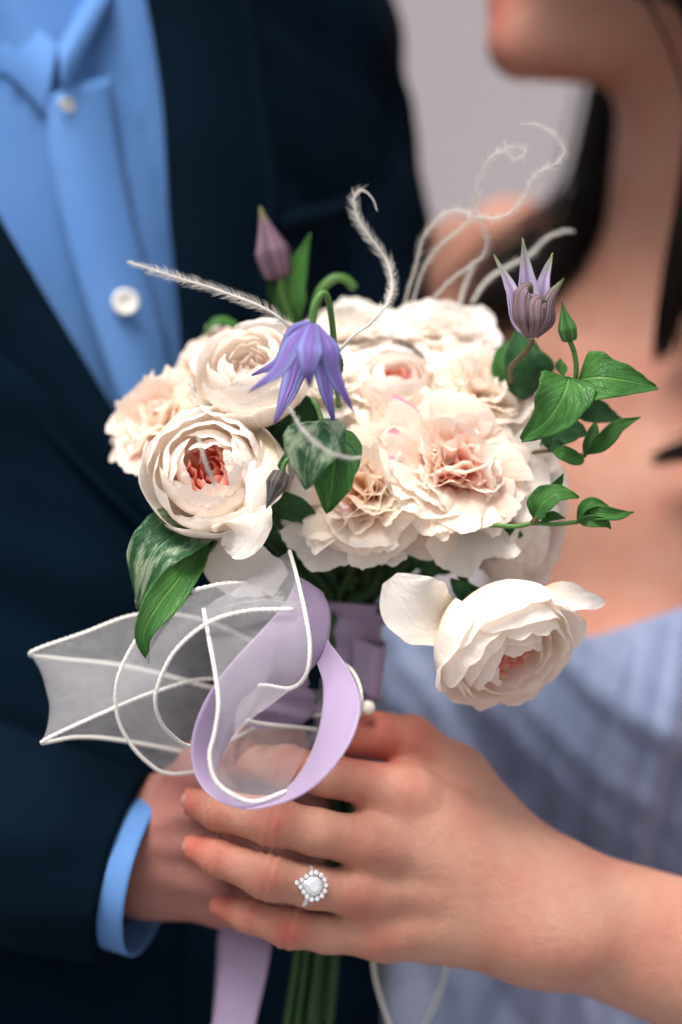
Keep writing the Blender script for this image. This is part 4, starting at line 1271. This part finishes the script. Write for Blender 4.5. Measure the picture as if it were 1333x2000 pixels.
# ------------------------------------------------------------------ silky seed plumes
def plume(pts, label, r=.0007, hair=.0045, dens=7500, seed=0, h0=0.0, h1=1.0):
    rng = np.random.default_rng(seed)
    C = catmull(PS(pts), 90)
    t = thing('feather', C[-1], label, 'feather', 'wispy white feathers in the bouquet')
    tube('shaft', C, r * np.linspace(.35, 1.0, 90), M['feather'], t, 6)
    arc = np.concatenate([[0], np.cumsum(np.linalg.norm(np.diff(C, axis=0), axis=1))])
    n = int(arc[-1] * dens)
    s = rng.uniform(h0, h1, n) * arc[-1]
    B = np.stack([np.interp(s, arc, C[:, i]) for i in range(3)], 1)
    T = np.stack([np.interp(s, arc, nrm(np.gradient(C, axis=0))[:, i]) for i in range(3)], 1)
    rd = rng.normal(size=(n, 3)); rd[:, 1] *= .6
    rd = nrm(rd - T * (rd * T).sum(1, keepdims=True))
    ln = hair * rng.uniform(.4, 1.15, n) * np.clip(.35 + 1.2 * np.sin(np.pi * np.clip(s / arc[-1], 0, 1)), 0, 1)
    d1 = nrm(rd * .8 - T * .75)
    d2 = nrm(rd * .55 - T * 1.0)
    mid = B + d1 * (ln * .55)[:, None]
    tip = mid + d2 * (ln * .45)[:, None]
    wd = nrm(np.cross(d1, rng.normal(size=(n, 3)))) * 6.5e-5
    V = np.concatenate([B - wd, B + wd, mid + wd * .8, mid - wd * .8, tip + wd * .25, tip - wd * .25])
    k = np.arange(n)
    F = np.vstack([np.stack([k, k + n, k + 2 * n, k + 3 * n], 1), np.stack([k + 3 * n, k + 2 * n, k + 4 * n, k + 5 * n], 1)])
    b = mesh_obj('barbs', V, F, M['feather'], t)
    tag(b, kind='stuff')
    return t
plume([(250, 511, .03), (300, 527, .022), (360, 546, .014), (430, 568, .006), (520, 604, 0), (570, 645, .004), (600, 700, .02)], 'straight white feather pointing left across the blue shirt', .0008, .0052, 12000, seed=1)
plume([(737, 412, .03), (728, 388, .03), (708, 371, .03), (692, 386, .03), (700, 428, .03), (728, 470, .03), (757, 512, .03), (766, 555, .024), (757, 592, .010), (725, 630, -.004), (690, 656, -.01), (664, 684, -.008)], 'hooked white feather curling over the top of the bouquet', .0007, .0052, 10000, seed=2, h0=.1, h1=.85)
plume([(1018, 242, .028), (1050, 244, .028), (1082, 262, .028), (1102, 292, .028), (1088, 318, .028), (1045, 342, .028), (1027, 380, .03), (1002, 412, .032), (968, 426, .034), (930, 424, .036), (895, 410, .038), (858, 425, .042), (828, 462, .05), (815, 510, .056), (790, 592, .07)], 'longest curling white feather rising to the upper right', .0005, .0045, seed=3)
plume([(986, 276, .03), (992, 300, .03), (1008, 312, .03), (1026, 300, .03), (1020, 288, .03), (990, 290, .03), (958, 308, .03), (940, 345, .034), (930, 385, .038), (918, 428, .044), (880, 462, .05), (845, 495, .06), (822, 540, .066), (803, 600, .072)], 'white feather ending in a small tight loop', .00045, .0045, seed=4)
plume([(934, 412, .04), (942, 445, .042), (952, 470, .046), (944, 500, .05), (915, 522, .056), (880, 548, .062), (845, 585, .07)], 'short bent white feather in front of the far hand', .0007, .0040, seed=5)
plume([(1122, 452, .09), (1100, 452, .09), (1065, 468, .09), (1035, 498, .09), (985, 525, .09), (950, 550, .09), (922, 592, .09)], 'blurred pale feather arching over dark hair behind the mauve clematis', .0009, .0040, seed=6)
plume([(928, 508, .085), (918, 535, .085), (905, 570, .085), (898, 600, .085)], 'short blurred feather between two white curls', .0008, .0036, seed=7)
plume([(566, 795, -.045), (585, 830, -.050), (612, 860, -.055), (648, 885, -.055), (688, 895, -.05), (705, 893, -.045)], 'blurred feather crossing the mottled leaf in front', .0006, .0030, 9000, seed=8)
plume([(386, 842, -.05), (392, 870, -.055), (402, 905, -.055), (420, 945, -.05)], 'blurred feather crossing the coral heart of the rose', .0007, .0024, 7000, seed=9)

# ------------------------------------------------------------------ bound stems and ribbons
def ribbon(root, name, A, B, mat, n=90, m=12, puff=0.0, cords=(), cord_r=.00082, wave=0.0, thick=0, seed=0, pinch=None):
    a, b = catmull(PS(A), n), catmull(PS(B), n)
    u = np.linspace(0, 1, m)
    G = a[:, None] * (1 - u)[None, :, None] + b[:, None] * u[None, :, None]
    Tn = nrm(np.cross(np.gradient(a, axis=0), b - a + 1e-9))
    w_ = np.linalg.norm(b - a, axis=1)
    e = wob(random.Random(seed), 3, 3)
    G = G + Tn[:, None] * ((puff * np.sin(np.pi * u))[None, :] * w_[:, None])[..., None]
    if wave:
        G = G + Tn[:, None] * (wave * np.sin(np.pi * u)[None, :] * e(np.linspace(0, 4, n)[:, None] + u[None, :] * 3))[..., None]
    if pinch:      # the unsupported middle of a folded end draws inwards
        i0, wd_, amt = pinch
        G[..., 0] += amt * np.sin(np.pi * u)[None, :] ** .8 * np.exp(-((np.arange(n) - i0 * n) / (wd_ * n)) ** 2)[:, None]
    o = grid_obj(name, G, M[mat], root, thick=thick)
    for c in cords:
        P_ = a if c == 'A' else b
        ln = np.linalg.norm(np.diff(P_, axis=0), axis=1).sum()
        k = max(60, int(ln / .00042))
        arc = np.concatenate([[0], np.cumsum(np.linalg.norm(np.diff(P_, axis=0), axis=1))])
        s = np.linspace(0, arc[-1], k)
        C = np.stack([np.interp(s, arc, P_[:, i]) for i in range(3)], 1)
        # smooth the resampled line
        for _ in range(3): C[1:-1] = (C[:-2] + 2 * C[1:-1] + C[2:]) / 4
        tube('corded_edge', C, cord_r, M['cord'], o, 12,
             mod=lambda q, th: 1 + .11 * np.sin(2 * th + q * 2 * np.pi / .0026) + .10 * np.sin(-2 * th + q * 2 * np.pi / .0026))
    return o

t = thing('ribbon', P(697, 1240, .078), 'lavender satin ribbon wound round the stems with a wide front loop', 'ribbon')
# wrapped handle
ax = catmull(PS([(700, 1178, .078), (697, 1230, .078), (690, 1290, .078), (676, 1360, .078), (664, 1430, .078), (655, 1520, .079)]), 60)
def wrapmod(s, th):
    return 1 + .07 * np.sin(s * 2 * np.pi / .013 + th * 1.0) + .03 * np.sin(3 * th + s * 120) + .16 * np.exp(-s / .004)
tube('wrapping', ax, np.interp(np.linspace(0, 1, 60), [0, .12, .3, 1], [.0142, .0125, .0118, .0118]), M['satin'], t, 40, mod=wrapmod)
def zp(x, y, d): return (40 + x / 1.8014, 980 + y / 1.8014, d)
SA = [zp(975, 262, .014), zp(935, 350, .004), zp(850, 450, -.008), zp(735, 575, -.016), zp(650, 700, -.020), zp(605, 830, -.022), zp(612, 950, -.024), zp(670, 1035, -.028), zp(780, 1080, -.034), zp(900, 1066, -.040), zp(1010, 1018, -.044), zp(1105, 930, -.044), zp(1178, 810, -.038), zp(1196, 690, -.028), zp(1150, 580, -.012), zp(1085, 490, .008), zp(1070, 430, .030)]
SB = [zp(1065, 320, .022), zp(1092, 400, .014), zp(1075, 520, .010), zp(1000, 610, .008), zp(880, 690, .004), zp(785, 770, .000), zp(720, 870, -.004), zp(690, 965, -.010), zp(750, 1030, -.016), zp(870, 1052, -.020), zp(955, 990, -.024), zp(1020, 890, -.026), zp(1058, 770, -.024), zp(1066, 650, -.014), zp(1048, 580, .004), zp(1040, 540, .020), zp(1055, 480, .036)]
ribbon(t, 'front_loop', SA, SB, 'satin', 140, 16, puff=.03, thick=.0004)
ribbon(t, 'back_loop', [(690, 1245, .060), (735, 1262, .052), (756, 1258, .060), (740, 1245, .085)], [(690, 1325, .060), (722, 1362, .052), (742, 1368, .060), (730, 1340, .085)], 'satin', 40, 10, thick=.0004)
ribbon(t, 'inner_fold', [(600, 1320, .045), (540, 1335, .035), (490, 1370, .030), (466, 1405, .035)], [(620, 1390, .050), (580, 1420, .042), (545, 1425, .038), (505, 1425, .040)], 'satin', 40, 10, wave=.002, thick=.0004)
ribbon(t, 'tail', [(470, 1700, .088), (436, 1800, .084), (428, 1900, .080), (404, 2080, .078)], [(560, 1700, .088), (538, 1800, .082), (522, 1900, .072), (480, 2080, .068)], 'satin', 40, 10, thick=.0004)
ribbon(t, 'tail', [(455, 1700, .095), (428, 1820, .094), (424, 1880, .096), (412, 2080, .10)], [(520, 1700, .092), (490, 1820, .090), (452, 1900, .092), (440, 2080, .096)], 'satin', 40, 10, thick=.0004)

t = thing('organza_ribbon', P(600, 1300, .05), 'sheer white organza ribbon with corded edges looping to the left', 'ribbon')
ribbon(t, 'left_loop', [(540, 1275, .058), (400, 1212, .052), (275, 1200, .042), (160, 1238, .034), (60, 1275, .030), (110, 1286, .048), (250, 1302, .062), (420, 1345, .070)],
       [(540, 1345, .050), (410, 1326, .034), (320, 1346, .026), (240, 1376, .020), (84, 1448, .016), (150, 1440, .034), (235, 1446, .046), (420, 1480, .066)], 'organza', 110, 12, cords='AB', wave=.0003, seed=2, pinch=(.572, .10, .0055))
ribbon(t, 'front_fold', [(572, 1190, -.022), (480, 1194, -.026), (405, 1218, -.027), (340, 1275, -.025), (306, 1350, -.020), (310, 1400, -.014), (335, 1435, -.006), (376, 1458, .004), (450, 1445, .030), (540, 1400, .055)],
       [(482, 1138, .006), (420, 1143, .004), (345, 1168, .006), (275, 1238, .010), (232, 1320, .012), (228, 1390, .016), (250, 1445, .020), (290, 1490, .024), (336, 1512, .030), (430, 1500, .050)], 'organza', 120, 12, cords='AB', wave=.0012, seed=3)
ribbon(t, 'overlay', [(398, 1190, -.012), (407, 1240, -.024), (420, 1310, -.032), (427, 1375, -.036), (420, 1430, -.036), (410, 1475, -.036), (420, 1522, -.036), (455, 1553, -.036), (500, 1566, -.034), (560, 1545, -.030)],
       [(566, 1076, .010), (580, 1125, -.006), (597, 1200, -.020), (606, 1265, -.024), (598, 1318, -.022), (568, 1344, -.014), (510, 1338, -.006), (460, 1352, .0), (480, 1405, .020), (620, 1425, .045)], 'organza', 120, 14, cords='AB', wave=.001, seed=4)
ribbon(t, 'right_loop', [(650, 1283, .040), (690, 1312, .020), (707, 1362, .014), (695, 1405, .024), (640, 1422, .045)], [(640, 1300, .055), (668, 1325, .046), (680, 1365, .044), (672, 1395, .048), (630, 1408, .056)], 'organza', 60, 8, cords='A')
ribbon(t, 'waist_band', [(500, 1392, .058), (580, 1398, .050), (660, 1396, .056), (720, 1392, .064), (790, 1402, .070), (830, 1428, .076)], [(520, 1350, .062), (580, 1345, .058), (650, 1350, .060), (705, 1375, .068), (780, 1420, .078), (825, 1440, .082)], 'organza', 60, 8, cords='A')
ribbon(t, 'tail', [(726, 1860, .085), (738, 1930, .085), (780, 2060, .085)], [(876, 1870, .11), (858, 1940, .11), (800, 2060, .11)], 'organza', 40, 10, cords='AB')
# frayed end of the front fold
rng = np.random.default_rng(5)
fr = []
for k in range(130):
    q = rng.uniform(0, 1)
    p0 = P(482, 1138, .006) * (1 - q) + P(572, 1190, -.022) * q
    d = nrm(np.array([.8, -.15, .30]) + rng.normal(size=3) * .35)
    C = np.stack([p0, p0 + d * .002, p0 + d * .0045 * rng.uniform(.6, 1.3) + [0, 0, -.0006]])
    fr.append(tube_geo(C, [6e-5, 5e-5, 2e-5], 4))
V, F = join(fr)
tag(mesh_obj('frayed_threads', V, F, M['feather'], t), kind='stuff')

# pearl headed pin in the wrapping
t = thing('pearl_pin', P(719, 1382, .034), 'round pearl pin stuck in the ribbon above the thumb', 'pin')
c = P(719, 1382, .034)
a = np.linspace(0, 2 * np.pi, 28, endpoint=False)
rp = rad(14.5, .034)
G = np.array([np.stack([c[0] + rp * math.sin(f) * np.cos(a), c[1] + rp * math.sin(f) * np.sin(a), c[2] + rp * math.cos(f) + 0 * a], 1) for f in np.linspace(.02, math.pi - .02, 16)])
grid_obj('pearl', G, M['pearl'], t, wrap=True)
tube('shaft', np.array([c, c + [-.006, .012, -.004], c + [-.012, .024, -.008]]), .0003, M['silver'], t, 6)

# ------------------------------------------------------------------ ring
def ring():
    ca = P(594, 1730, .0212)
    axd = nrm(P(525, 1712, .017) - P(690, 1744, .028))
    out = nrm(np.array([-.08, -.97, .22])); out = nrm(out - axd * np.dot(out, axd))
    up = np.cross(axd, out)
    if up[2] < 0: up = -up
    R0 = rad(43, .022)
    t = thing('engagement_ring', ca, 'silver engagement ring with pear shaped diamond halo on her finger', 'ring')
    th = np.linspace(0, 2 * np.pi, 73)[:-1]
    prof = np.linspace(0, 2 * np.pi, 12, endpoint=False)
    G = np.array([[ca + (out * math.cos(q) + up * math.sin(q)) * (R0 + .0007 * math.cos(p)) + axd * (.0011 * math.sin(p)) for p in prof] for q in np.append(th, th[0])])
    grid_obj('band', G, M['silver'], t, wrap=True)
    top = ca + out * (R0 + .0022)
    # pear outline, point towards the fingertip
    def pear(k, s):
        q = k * 2 * math.pi
        x = math.cos(q); y = math.sin(q)
        lx = (1.25 * x if x > 0 else 1.0 * x)
        w = 1.0 if x <= 0 else (1 - x) ** .55 * (1 + .35 * x)
        y = math.copysign(min(abs(y), 1) * (1 if x <= 0 else max(.0, (1 - x ** 1.5))), y)
        return axd * (lx * s) + up * (y * s)
    # setting plate
    def stone(name, c, s, h, n, parent, fn, mat):
        ks = np.linspace(0, 1, n, endpoint=False)
        rows = []
        for sc, hh in ((.02, -h * 1.0), (1.0, 0), (.62, h * .45), (.02, h * .45)):
            rows.append([c + fn(k, s * sc) + out * hh for k in ks])
        G = np.array(rows)
        o = grid_obj(name, G, M[mat], parent, wrap=True)
        o.data.polygons.foreach_set('use_smooth', np.zeros(len(o.data.polygons), bool))
        return o
    stone('setting', top - out * .0006, .0060, .0012, 40, t, pear, 'silver')
    stone('centre_stone', top + out * .0012, .0041, .0020, 10, t, pear, 'diamond')
    round_ = lambda k, s: axd * (math.cos(k * 2 * math.pi) * s) + up * (math.sin(k * 2 * math.pi) * s)
    m = 15
    # even spacing along the pear outline
    pts = np.array([pear(k, .0057) for k in np.linspace(0, 1, 400)])
    arc = np.concatenate([[0], np.cumsum(np.linalg.norm(np.diff(pts, axis=0), axis=1))])
    for k in range(m):
        s = arc[-1] * k / m
        q = np.array([np.interp(s, arc, pts[:, i]) for i in range(3)])
        stone('halo_stone', top + q + out * .0009, .00108, .0006, 8, t, round_, 'diamond')
    for sgn in (-1, 1):
        for k in range(5):
            q = sgn * (.42 + .13 * k)
            c = ca + (out * math.cos(q) + up * math.sin(q)) * (R0 + .0007)
            o2 = nrm(out * math.cos(q) + up * math.sin(q))
            tt = np.cross(axd, o2)
            rf = lambda kk, s, tt=tt: axd * (math.cos(kk * 2 * math.pi) * s) + tt * (math.sin(kk * 2 * math.pi) * s)
            stone('band_stone', c + o2 * .0002, .0007, .0005, 6, t, rf, 'diamond')
ring()
